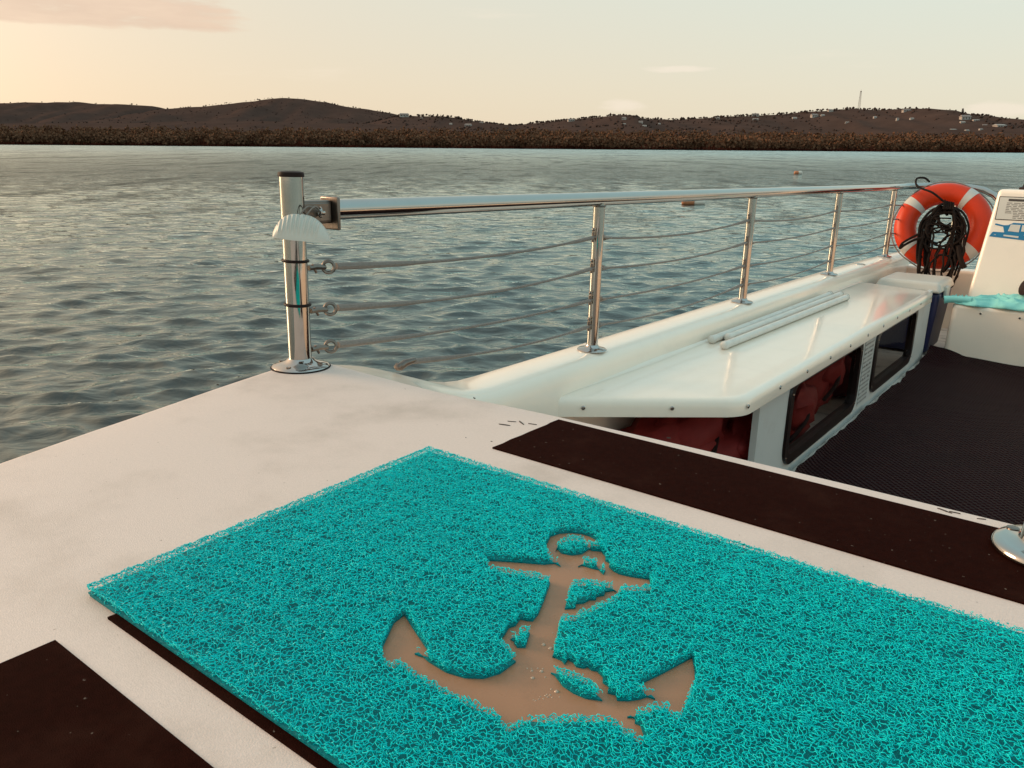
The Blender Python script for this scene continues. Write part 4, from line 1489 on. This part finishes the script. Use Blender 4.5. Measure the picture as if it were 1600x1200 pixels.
# tan inlay showing through the cut-out
lo, hi = ANCHOR.min(0) - .006, ANCHOR.max(0) + .006
MB().prism([(lo[0], lo[1]), (hi[0], lo[1]), (hi[0], hi[1]), (lo[0], hi[1])], .0026, .0033).build('anchor_inlay', M_TAN, mat_e, smooth=0, origin=MAT_C)

# curled threads
TH_R, NP = .00033, 9


_segA = np.concatenate([pl for pl in [ANCHOR] + ISLANDS])
_segB = np.concatenate([np.roll(pl, -1, axis=0) for pl in [ANCHOR] + ISLANDS])
_mo, _m1, _m2 = MAT[0], MAT[1] - MAT[0], MAT[3] - MAT[0]
_minv = np.linalg.inv(np.stack([_m1, _m2], 1))


def bend_to_edge(Q, frac):
    # Q: (n, k, 3); strands with at least frac of their points on the pile are kept, the rest of their points pulled onto the edge
    n, k = Q.shape[:2]
    uv = (Q[..., :2] - _mo) @ _minv.T
    far = ((uv < -.012) | (uv > 1.012)).any(-1).any(1)
    uv = np.clip(uv, .0006, .9994)
    Q = Q.copy()
    Q[..., :2] = _mo + uv @ np.stack([_m1, _m2], 1).T
    ins = teal(Q[..., :2].reshape(-1, 2)).reshape(n, k)
    ok = (ins.mean(1) >= frac) & ~far
    Q, ins = Q[ok], ins[ok]
    bad = ~ins
    pts = Q[bad][:, :2]
    if len(pts):
        best = np.full(len(pts), 1e9)
        res = pts.copy()
        for a, b in zip(_segA, _segB):
            ab = b - a
            tt = np.clip(((pts - a) @ ab) / (ab @ ab + 1e-12), 0, 1)
            q = a + tt[:, None] * ab
            dd = ((pts - q) ** 2).sum(1)
            m = dd < best
            best[m] = dd[m]
            res[m] = q[m]
        tmp = Q[bad]
        tmp[:, :2] = res
        Q[bad] = tmp
        worst = np.zeros(Q.shape[:2])
        worst[bad] = best
        Q = Q[worst.max(1) < .0030 ** 2]
    return Q


def make_threads(n, zlo, zhi, rad_lo, rad_hi, seed, tilt_s, turns):
    g = np.random.default_rng(seed)
    pend = n
    out = []
    lo_, hi_ = MAT.min(0), MAT.max(0)
    tries = 0
    while pend > 0 and tries < 30:
        tries += 1
        c = g.uniform(lo_, hi_, (pend, 2))
        c = c[teal(c) & (c[:, 0] < 1.215)]
        k = len(c)
        if k == 0:
            continue
        ph0 = g.uniform(0, 2 * np.pi, k)
        sgn = g.choice([-1, 1], k)
        th = ph0[:, None] + sgn[:, None] * np.linspace(0, 1, NP)[None, :] * (2 * np.pi * g.uniform(*turns, k))[:, None]
        R0 = g.uniform(rad_lo, rad_hi, k)[:, None] * (1 + .25 * np.sin(th * 2 + g.uniform(0, 6, k)[:, None]))
        ex = g.uniform(.62, 1.0, k)[:, None]
        lx, ly = R0 * np.cos(th), R0 * ex * np.sin(th)
        drift = np.linspace(-.5, .5, NP)[None, :] * g.uniform(.0, .0022, k)[:, None]
        da = g.uniform(0, 2 * np.pi, k)[:, None]
        tilt, ta = g.normal(0, tilt_s, k)[:, None], g.uniform(0, 2 * np.pi, k)[:, None]
        x = lx + drift * np.cos(da)
        y = ly + drift * np.sin(da)
        zrel = (x * np.cos(ta) + y * np.sin(ta)) * np.sin(tilt)
        x = c[:, 0:1] + x
        y = c[:, 1:2] + y
        zc = g.uniform(zlo, zhi, k)[:, None]
        z = np.clip(zc + zrel + .0007 * np.sin(th * 1.7), .0030, .0136)
        P = bend_to_edge(np.stack([x, y, z], -1), .55)
        out.append(P)
        pend -= len(P)
    return np.concatenate(out)[:n]


T1 = make_threads(5200, .0096, .0122, .0018, .0036, 11, .30, (.7, 1.1))
T2 = make_threads(2600, .0078, .0098, .0020, .0034, 12, .4, (.9, 1.1))
T3 = make_threads(2000, .0088, .0120, .0008, .0016, 13, .6, (.8, 1.05))     # tight curls that fill thin islands and edges
P = np.concatenate([T1, T2, T3])

# the cell-like web the looped threads form where they are welded together
gw = np.random.default_rng(21)


def tubes(P, rad, sides=3):
    nT, NPt = P.shape[:2]
    Tn = np.gradient(P, axis=1)
    Tn /= np.linalg.norm(Tn, axis=2, keepdims=True) + 1e-12
    refv = np.zeros_like(Tn)
    refv[..., 2] = 1
    A1 = np.cross(Tn, refv)
    A1 /= np.linalg.norm(A1, axis=2, keepdims=True) + 1e-9
    A2 = np.cross(A1, Tn)
    V = np.stack([P + (A1 * math.cos(math.pi / 2 + 2 * math.pi * k / sides) + A2 * math.sin(math.pi / 2 + 2 * math.pi * k / sides)) * rad for k in range(sides)], 2)
    V = V.reshape(-1, 3)
    bi = (np.arange(nT)[:, None] * NPt + np.arange(NPt - 1)[None]) * sides
    F = np.concatenate([np.stack([bi + k, bi + (k + 1) % sides, bi + sides + (k + 1) % sides, bi + sides + k], -1).reshape(-1, 4) for k in range(sides)])
    return V, F


def web(a, zlo, zhi, jit, drop, rot):
    lo_, hi_ = MAT.min(0) - .01, MAT.max(0) + .01
    cx_, cy_ = (lo_ + hi_) / 2
    rx = max(hi_ - lo_) * .75
    n1_, n2_ = int(2 * rx / (math.sqrt(3) * a)), int(2 * rx / (1.5 * a))
    ii, jj = np.meshgrid(np.arange(n1_), np.arange(n2_), indexing='ij')
    ox = (ii + .5 * (jj % 2)) * math.sqrt(3) * a - rx
    oy = jj * 1.5 * a - rx
    # two vertices per lattice cell: A (top) and B (upper right)
    Ax, Ay = ox, oy + a
    Bx, By = ox + math.sqrt(3) / 2 * a, oy + .5 * a
    def place(x, y):
        j1, j2 = gw.normal(0, jit * a, x.shape), gw.normal(0, jit * a, x.shape)
        wx = x + j1 + .8 * a * np.sin(y * 150 + x * 61) + .6 * a * np.sin(x * 233 - y * 90)
        wy = y + j2 + .8 * a * np.sin(x * 140 - y * 73) + .6 * a * np.sin(y * 251 + x * 40)
        c_, s_ = math.cos(rot), math.sin(rot)
        return np.stack([cx_ + c_ * wx - s_ * wy, cy_ + s_ * wx + c_ * wy, gw.uniform(zlo, zhi, x.shape)], -1)
    A = place(Ax, Ay)
    B = place(Bx, By)
    odd = (jj % 2)
    e = []
    # A(i,j)-B(i,j)
    e.append((A.reshape(-1, 3), B.reshape(-1, 3)))
    # A(i,j)-B(i-1,j)
    e.append((A[1:].reshape(-1, 3), B[:-1].reshape(-1, 3)))
    # A(i,j) to the B one row up
    up0 = np.where(odd[:, :-1] == 1, ii[:, :-1], ii[:, :-1] - 1)
    ok = (up0 >= 0)
    e.append((A[:, :-1][ok], B[np.clip(up0, 0, n1_ - 1), jj[:, :-1] + 1][ok]))
    S_0 = np.concatenate([q[0] for q in e])
    E_0 = np.concatenate([q[1] for q in e])
    keep = (gw.random(len(S_0)) > drop) & (S_0[:, 0] < 1.215)
    S_0, E_0 = S_0[keep], E_0[keep]
    d = E_0 - S_0
    L_ = np.linalg.norm(d, axis=1)
    keep = (L_ < 3.0 * a) & (L_ > .15 * a)
    S_0, E_0, d = S_0[keep], E_0[keep], d[keep]
    nrm = np.stack([-d[:, 1], d[:, 0], np.zeros(len(d))], -1)
    bul = gw.normal(0, .26, (len(d), 1))
    lift = gw.normal(0, .0008, len(d))
    pts = []
    for q in np.linspace(0, 1, 4):
        m = S_0 + d * q + nrm * bul * 4 * q * (1 - q)
        m[:, 2] += lift * 4 * q * (1 - q)
        pts.append(m)
    Q = np.stack(pts, 1)
    Q[..., 2] = np.clip(Q[..., 2], .0055, .0132)
    return bend_to_edge(Q, .35)


WEB = web(.00235, .0094, .0122, .30, .09, .35)
# extra short curls hugging the cut edges and the outer border
ed = []
g5 = np.random.default_rng(5)


def along(poly, step):
    res = []
    n = len(poly)
    for i in range(n):
        a, b = poly[i], poly[(i + 1) % n]
        L_ = np.hypot(*(b - a))
        k = max(1, int(L_ / step))
        for q in range(k):
            res.append(a + (b - a) * (q + g5.random()) / k)
    return np.array(res)


for poly_ in ([ANCHOR] + ISLANDS) * 4 + [MAT] * 3:
    pts = along(poly_, .0015 if poly_ is MAT else .0011)
    k = len(pts)
    c = pts[:, None, :] + g5.normal(0, .0019, (k, 1, 2))
    th = g5.uniform(0, 6.28, k)[:, None] + np.linspace(0, 1, NP)[None] * (2 * np.pi * g5.uniform(.5, 1.0, k))[:, None]
    R0 = g5.uniform(.0007, .0018, k)[:, None]
    tilt = g5.uniform(.5, 1.5, k)[:, None]
    ta = g5.uniform(0, 6.28, k)[:, None]
    lx, ly = R0 * np.cos(th), R0 * np.sin(th)
    u_ = lx * np.cos(tilt)
    x = c[:, :, 0] + u_ * np.cos(ta) - ly * np.sin(ta)
    y = c[:, :, 1] + u_ * np.sin(ta) + ly * np.cos(ta)
    z = np.clip(g5.uniform(.0040, .0108, k)[:, None] + lx * np.sin(tilt), .0030, .0130)
    okp = teal(np.stack([x.ravel(), y.ravel()], 1)).reshape(k, NP).mean(1) > .97
    ed.append(np.stack([x, y, z], -1)[okp])
P = np.concatenate([P] + ed)
V1, F1 = tubes(P, np.random.default_rng(8).uniform(.85, 1.2, (len(P), 1, 1)) * TH_R)
V2, F2 = tubes(WEB, gw.uniform(.85, 1.25, (len(WEB), 1, 1)) * TH_R * 1.05)
V = np.concatenate([V1, V2]) - np.array(MAT_C)
F = np.concatenate([F1, F2 + len(V1)])
pile = np_mesh('looped_pile', V, F, M_TEAL, mat_e)
tag(pile, 'turquoise tangle of curled vinyl threads', kind='stuff')
print('threads', len(P), len(WEB), 'pile tris', len(F) * 2)

# droplets on the inlay
mb = MB()
for (x, y, r_) in ((828, 577, 9), (862, 595, 10), (772, 702, 6), (818, 705, 8), (775, 737, 8), (836, 732, 4), (892, 802, 9), (838, 822, 4), (812, 826, 3), (860, 818, 4), (790, 845, 3), (750, 690, 4), (800, 690, 4), (825, 692, 4), (865, 790, 4), (848, 828, 4), (870, 830, 3), (780, 842, 3), (905, 828, 3), (872, 520, 3), (770, 690, 3), (845, 815, 3), (828, 836, 3), (805, 838, 3)):
    t, s = un(580 + x / S_, 820 + y / S_, .0033)
    rr_ = r_ / S_ * .00062
    prof_ = [(rr_ * math.cos(a), .0032 + rr_ * .62 * math.sin(a)) for a in [math.pi / 2 * k / 6 for k in range(7)]]
    prof_[-1] = (rr_ * .05, prof_[-1][1])
    mb.lathe([(p_[0] + 1e-5, p_[1]) for p_ in prof_], (t, s, 0), 14)
tag(mb.build('water_droplets', M_DROP, mat_e, smooth=80, origin=MAT_C), 'water droplets beaded on the tan anchor', kind='stuff')

# ------------------------------------------------------------------ cockpit things
# dark woven rubber mat on the cockpit floor
rm = on_boat('rubber_floor_mat', (1.4, 2.0, -.62), 'large dark woven rubber mat with wavy edges covering the cockpit floor', 'mat')


def rubf(a, b):
    s = .12 + (3.93 - .12) * b
    t0 = .452 + .011 * mnoise.noise(Vector((s * 9, 0, 0))) + .012 * mnoise.noise(Vector((s * 3, 5, 0)))
    t = t0 + (2.36 - t0) * a
    n = -.606 + .006 * mnoise.noise(Vector((t * 3, s * 3, 0)))
    edge = max(0, (b - .93) / .07)
    s += edge * (.03 * math.sin(t * 11 + 1.2) - .005)
    n += edge ** 1.5 * (.020 + .035 * max(0, math.sin(t * 11 + 2.6)))
    n += .010 * math.exp(-((t - t0) / .02) ** 2) * (1 + mnoise.noise(Vector((s * 14, 1, 0))))
    return (t, s, n)


mb = MB()
mb.grid(120, 200, rubf)
mb.grid(120, 200, lambda a, b: tuple(Vector(rubf(1 - a, b)) - Vector((0, 0, .008))))
mb.build('mat_sheet', M_RUBBER, rm, smooth=80, origin=(1.4, 2.0, -.62))

# three tubes on the bench
TUBES = [((.098, 1.70), (.100, 3.10), 'white plastic tube lying closest to the gunwale on the bench'),
         ((.128, 1.775), (.138, 3.14), 'middle of the three white plastic tubes on the bench'),
         ((.170, 1.64), (.186, 3.07), 'white plastic tube farthest from the gunwale on the bench')]
for (a, b, lab) in TUBES:
    r_ = .0135
    z = B_N + r_ + .001
    e = on_boat('plastic_tube', (a[0], a[1], B_N), lab, 'tube', 'plastic tubes on the bench')
    A, B_ = Vector((a[0], a[1], z)), Vector((b[0], b[1], z))
    d = (B_ - A).normalized()
    MB().tube([A, B_], r_, 20).build('pipe', M_PVC, e, smooth=60, origin=(a[0], a[1], B_N))
    for q, sg in ((A, -1), (B_, 1)):
        MB().lathe([(r_ + .0015, -.012), (r_ + .0018, .004), (r_ - .003, .010), (r_ * .4, .012)], q, 20, axis=d * sg).build('end_cap', M_PVC, e, smooth=50, origin=(a[0], a[1], B_N))
        if sg > 0:
            MB().torus(q + d * .004, d, r_ + .0010, .0016, 20, 6).build('end_rim', M_STEELDULL, e, origin=(a[0], a[1], B_N))

# cooler box behind the bench
CO = (.285, 4.14, -.62)
ce = on_boat('cooler_box', CO, 'dark blue cooler box with a cream padded lid behind the bench end', 'cooler')
MB().add([(.135, 3.99, -.61), (.425, 3.99, -.61), (.425, 4.34, -.61), (.135, 4.34, -.61), (.115, 3.97, -.262), (.45, 3.97, -.262), (.45, 4.37, -.262), (.115, 4.37, -.262)],
         [(0, 3, 2, 1), (4, 5, 6, 7), (0, 1, 5, 4), (1, 2, 6, 5), (2, 3, 7, 6), (3, 0, 4, 7)]).build('body', M_BLUE, ce, bevel=.02, origin=CO)
MB().add([(.105, 3.94, -.262), (.462, 3.94, -.262), (.462, 4.38, -.262), (.105, 4.38, -.262), (.13, 3.97, -.205), (.44, 3.97, -.205), (.44, 4.35, -.205), (.13, 4.35, -.205)],
         [(0, 3, 2, 1), (4, 5, 6, 7), (0, 1, 5, 4), (1, 2, 6, 5), (2, 3, 7, 6), (3, 0, 4, 7)]).build('lid', M_PLASTIC, ce, bevel=.02, segs=4, origin=CO)
MB().box(.452, .470, 4.05, 4.14, -.300, -.232).build('latch', M_PLASTIC, ce, bevel=.005, origin=CO)

# life jackets stowed under the bench
for k, (t, s, n, rx, ry, rz, lab) in enumerate((
        (.20, 1.22, -.455, .13, .26, .17, 'red life jacket stuffed under the near end of the bench'),
        (.31, 1.42, -.50, .10, .20, .13, 'red life jacket lying just inside the corner of the locker wall'),
        (.315, 1.90, -.49, .085, .20, .12, 'red life jacket seen through the left part of the near locker window'),
        (.30, 2.30, -.43, .09, .16, .13, 'red life jacket at the right part of the near locker window'),
        (.30, 2.80, -.50, .09, .10, .11, 'red life jacket seen through the left edge of the far locker window'))):
    e = on_boat('life_jacket', (t, s, -.62), lab, 'life jacket', 'life jackets in the bench locker')
    o3 = (t, s, -.62)
    MB().blob((t - .02, s, n - .02), rx, ry, rz, k, .35, 3, 2.2).build('foam_panel', M_RED, e, smooth=80, origin=o3)
    MB().blob((t + .03, s + .04, n + .03), rx * .7, ry * .7, rz * .75, k + 9, .4, 3, 2.6).build('collar', M_RED, e, smooth=80, origin=o3)
    MB().tube(smoothpath([(t + rx * .75, s - ry * .5, n - rz * .5), (t + rx * 1.0, s, n), (t + rx * .7, s + ry * .5, n + rz * .5)], 6), .008, 6).build('strap', M_BLACK, e, origin=o3)

# lifebuoy propped against the far rail
LB = Vector((.272, 4.80, .055))
view = (CAM_B - LB).normalized()
ax_ = Vector((view.x * .75, view.y, 0)).normalized()
ax_ = (ax_ * math.cos(math.radians(20)) + Vector((0, 0, 1)) * math.sin(math.radians(20))).normalized()
lb = on_boat('lifebuoy', LB, 'orange lifebuoy with white bands hung inside the far corner of the rail', 'lifebuoy')
LR, lr = .212, .0655
Xl = Vector((0, 0, 1)).cross(ax_).normalized()
Yl = ax_.cross(Xl)
mb = MB()


def tor(u, v, extra=0.0):
    a, b = 2 * math.pi * u, 2 * math.pi * v
    rr_ = lr + extra
    q = (Xl * math.cos(a) + Yl * math.sin(a))
    return q * (LR + rr_ * math.cos(b)) + ax_ * rr_ * .92 * math.sin(b)


NU, NV = 72, 24
mb.v = [tuple(tor(i / NU, j / NV)) for i in range(NU) for j in range(NV)]
mb.f = [(i * NV + j, i * NV + (j + 1) % NV, ((i + 1) % NU) * NV + (j + 1) % NV, ((i + 1) % NU) * NV + j) for i in range(NU) for j in range(NV)]
mb.build('ring', M_RING, lb, smooth=180)
for ang in (57, 146, 222, 318):
    mb = MB()
    w_ = 12
    pts = [(ang + w_ * (k / 4 - .5)) / 360 for k in range(5)]
    mb.v = [tuple(tor(u, j / NV, .0018)) for u in pts for j in range(NV)]
    mb.f = [(i * NV + j, i * NV + (j + 1) % NV, (i + 1) * NV + (j + 1) % NV, (i + 1) * NV + j) for i in range(4) for j in range(NV)]
    mb.build('reflective_band', M_TAPE, lb, smooth=180)
# grab line round the outside
mb = MB()
gp = []
for k in range(96):
    a = 2 * math.pi * k / 96
    fr = ((math.degrees(a) - 57) % 90) / 90
    gp.append((Xl * math.cos(a) + Yl * math.sin(a)) * (LR + lr + .004 + .012 * math.sin(fr * math.pi)) + ax_ * (-.012))
mb.tube(gp, .004, 6, closed=True).build('grab_line', M_ROPE, lb)

# coil of black rope hanging in the lifebuoy
RC = LB + ax_ * .10 + Xl * .01
rc = on_boat('rope_coil', RC, 'bundle of black rope coils hanging in front of the lifebuoy', 'rope')
gc = random.Random(4)


def rp(x, y, d=0.0):
    return Xl * x + Yl * y + ax_ * (d + (.012 if abs(x) + abs(y) > .12 else 0))


mb = MB()
# hank: two thick legs draped over the top tie
for k in range(26):
    x0 = gc.uniform(-.03, .02)
    left = k < 14
    sgn = -1 if left else 1
    sp = gc.uniform(.055, .135)
    bot = gc.uniform(-.40, -.20) if left else gc.uniform(-.36, -.20)
    d = gc.uniform(-.03, .035)
    top = .085 + gc.uniform(-.012, .02)
    pth = [rp(x0 + .03, top - .03, d), rp(x0, top, d), rp(sgn * sp * .6, top - .035, d + .01), rp(sgn * sp, top - .12, d + .01), rp(sgn * sp * 1.02, top - .2, d), rp(sgn * sp * gc.uniform(.75, 1.05), bot * .8, d), rp(sgn * sp * gc.uniform(.55, .8), bot, d)]
    mb.tube(smoothpath(pth, 5), gc.uniform(.006, .0085), 6)
# loops hanging below
for cx, cy, rx, ry in ((.045, -.30, .055, .15), (.06, -.27, .07, .18), (.085, -.24, .05, .20), (.03, -.33, .06, .11), (-.02, -.1, .05, .05), (-.07, -.19, .03, .16), (.02, -.06, .11, .11), (-.01, -.07, .12, .12)):
    lp = [rp(cx + rx * math.cos(a) + .006 * gc.uniform(-1, 1), cy + ry * math.sin(a), .03 + gc.uniform(-.012, .012)) for a in [2 * math.pi * k / 26 for k in range(26)]]
    mb.tube(lp, .0062, 6, closed=True)
# messy strands across the middle
for k in range(12):
    a = rp(gc.uniform(-.11, -.03), gc.uniform(-.10, .05), .02)
    b = rp(gc.uniform(.03, .11), gc.uniform(-.12, .02), .02)
    c = (a + b) * .5 + rp(gc.uniform(-.03, .03), gc.uniform(-.06, .02), gc.uniform(0, .03))
    mb.tube(smoothpath([a, c, b], 7), gc.uniform(.0035, .006), 6)
mb.build('coils', M_HOSE, rc, smooth=60)
mb = MB()
for k in range(5):
    mb.tube([rp(-.015 + .012 * k, .115 - .003 * k, .05), rp(-.012 + .012 * k, .06, .055)], .007, 6)
mb.build('tie', M_HOSE, rc, smooth=60)
# loose tail reaching to the left, and the end hooked over the rail
MB().tube(smoothpath([rp(-.09, -.12, .03), rp(-.14, -.145, .05), rp(-.19, -.18, .05), rp(-.215, -.205, .05), rp(-.20, -.165, .05), rp(-.12, -.10, .04)], 7), .008, 6).build('loose_tail', M_HOSE, rc)
MB().tube(smoothpath([rp(-.02, .12, 0), rp(-.09, .165, .03), rp(-.155, .20, .0), rp(-.195, .235, -.03), rp(-.20, .285, -.06), rp(-.16, .305, -.10), rp(-.13, .295, -.14)], 7), .0065, 6).build('hooked_end', M_HOSE, rc)
MB().tube(smoothpath([rp(.10, -.16, .02), rp(.13, -.25, .03), rp(.155, -.295, .03)], 7), [.016] * 15, 8).build('rope_end', M_HOSE, rc)

# aqua cloth crumpled on the console ledge
TB = (.68, 4.06, -.295)
tb = on_boat('crumpled_shirt', TB, 'crumpled aqua shirt lying on the console ledge, one sleeve over the edge', 'shirt')


def clothf(a, b):
    t = .50 + .48 * a
    width = interp(a, (0, .12, .3, .5, .7, 1), (.05, .07, .14, .20, .22, .22))
    s = 3.955 + .015 + width * b + .012 * math.sin(a * 17)
    h = interp(a, (0, .15, .4, .6, .8, 1), (.012, .020, .035, .055, .060, .05))
    f = mnoise.noise(Vector((t * 16, s * 22, 0)))
    f2 = .55 * (1 - abs(math.sin(t * 30 + s * 44 + 5.5 * mnoise.noise(Vector((t * 7, s * 9, 3)))))) ** 1.6 + .45 * (1 - abs(math.sin(t * 16 - s * 70 + 6.0 * mnoise.noise(Vector((t * 8, s * 8, 7)))))) ** 1.6
    n = -.299 + .004 + math.sin(math.pi * min(1, max(0, b))) ** .5 * h * (.7 + .5 * f) + .024 * f2 * max(0, math.sin(math.pi * b)) ** .4
    if b < .05:
        s -= .02 * (1 + mnoise.noise(Vector((t * 14, 9, 0))))
        n -= .012 * (1 + mnoise.noise(Vector((t * 11, 2, 0))))
    if a < .06:
        n += .006
    return (t, s, n)


mb = MB()
mb.grid(150, 70, clothf)
o = mb.build('cloth', M_CLOTH, tb, smooth=180, origin=TB)
md = o.modifiers.new('thickness', 'SOLIDIFY')
md.thickness = .004
MB().tube(smoothpath([(.60, 3.985, -.285), (.55, 3.975, -.284), (.50, 3.968, -.287), (.475, 3.962, -.292)], 5), [.020, .019, .018, .018, .018, .018, .018, .018, .019, .019, .020, .020, .021, .021, .022, .022], 14, caps=False).build('sleeve', M_CLOTH, tb, smooth=80, origin=TB)
# red and black cap at the frame's right edge
CP = (.90, 4.08, -.24)
cp = on_boat('cap', CP, 'red cap with a black brim lying on the aqua shirt at the right edge', 'cap')
MB().blob((.882, 4.08, -.215), .058, .06, .045, 3, .12, 3).build('crown', M_REDCAP, cp, smooth=80, origin=CP)
MB().lathe([(.002, 0), (.042, .002), (.044, .006), (.036, .009), (.004, .012)], (.832, 4.055, -.195), 24, axis=(-.75, -.55, .25)).build('brim', M_BLACK, cp, origin=CP)
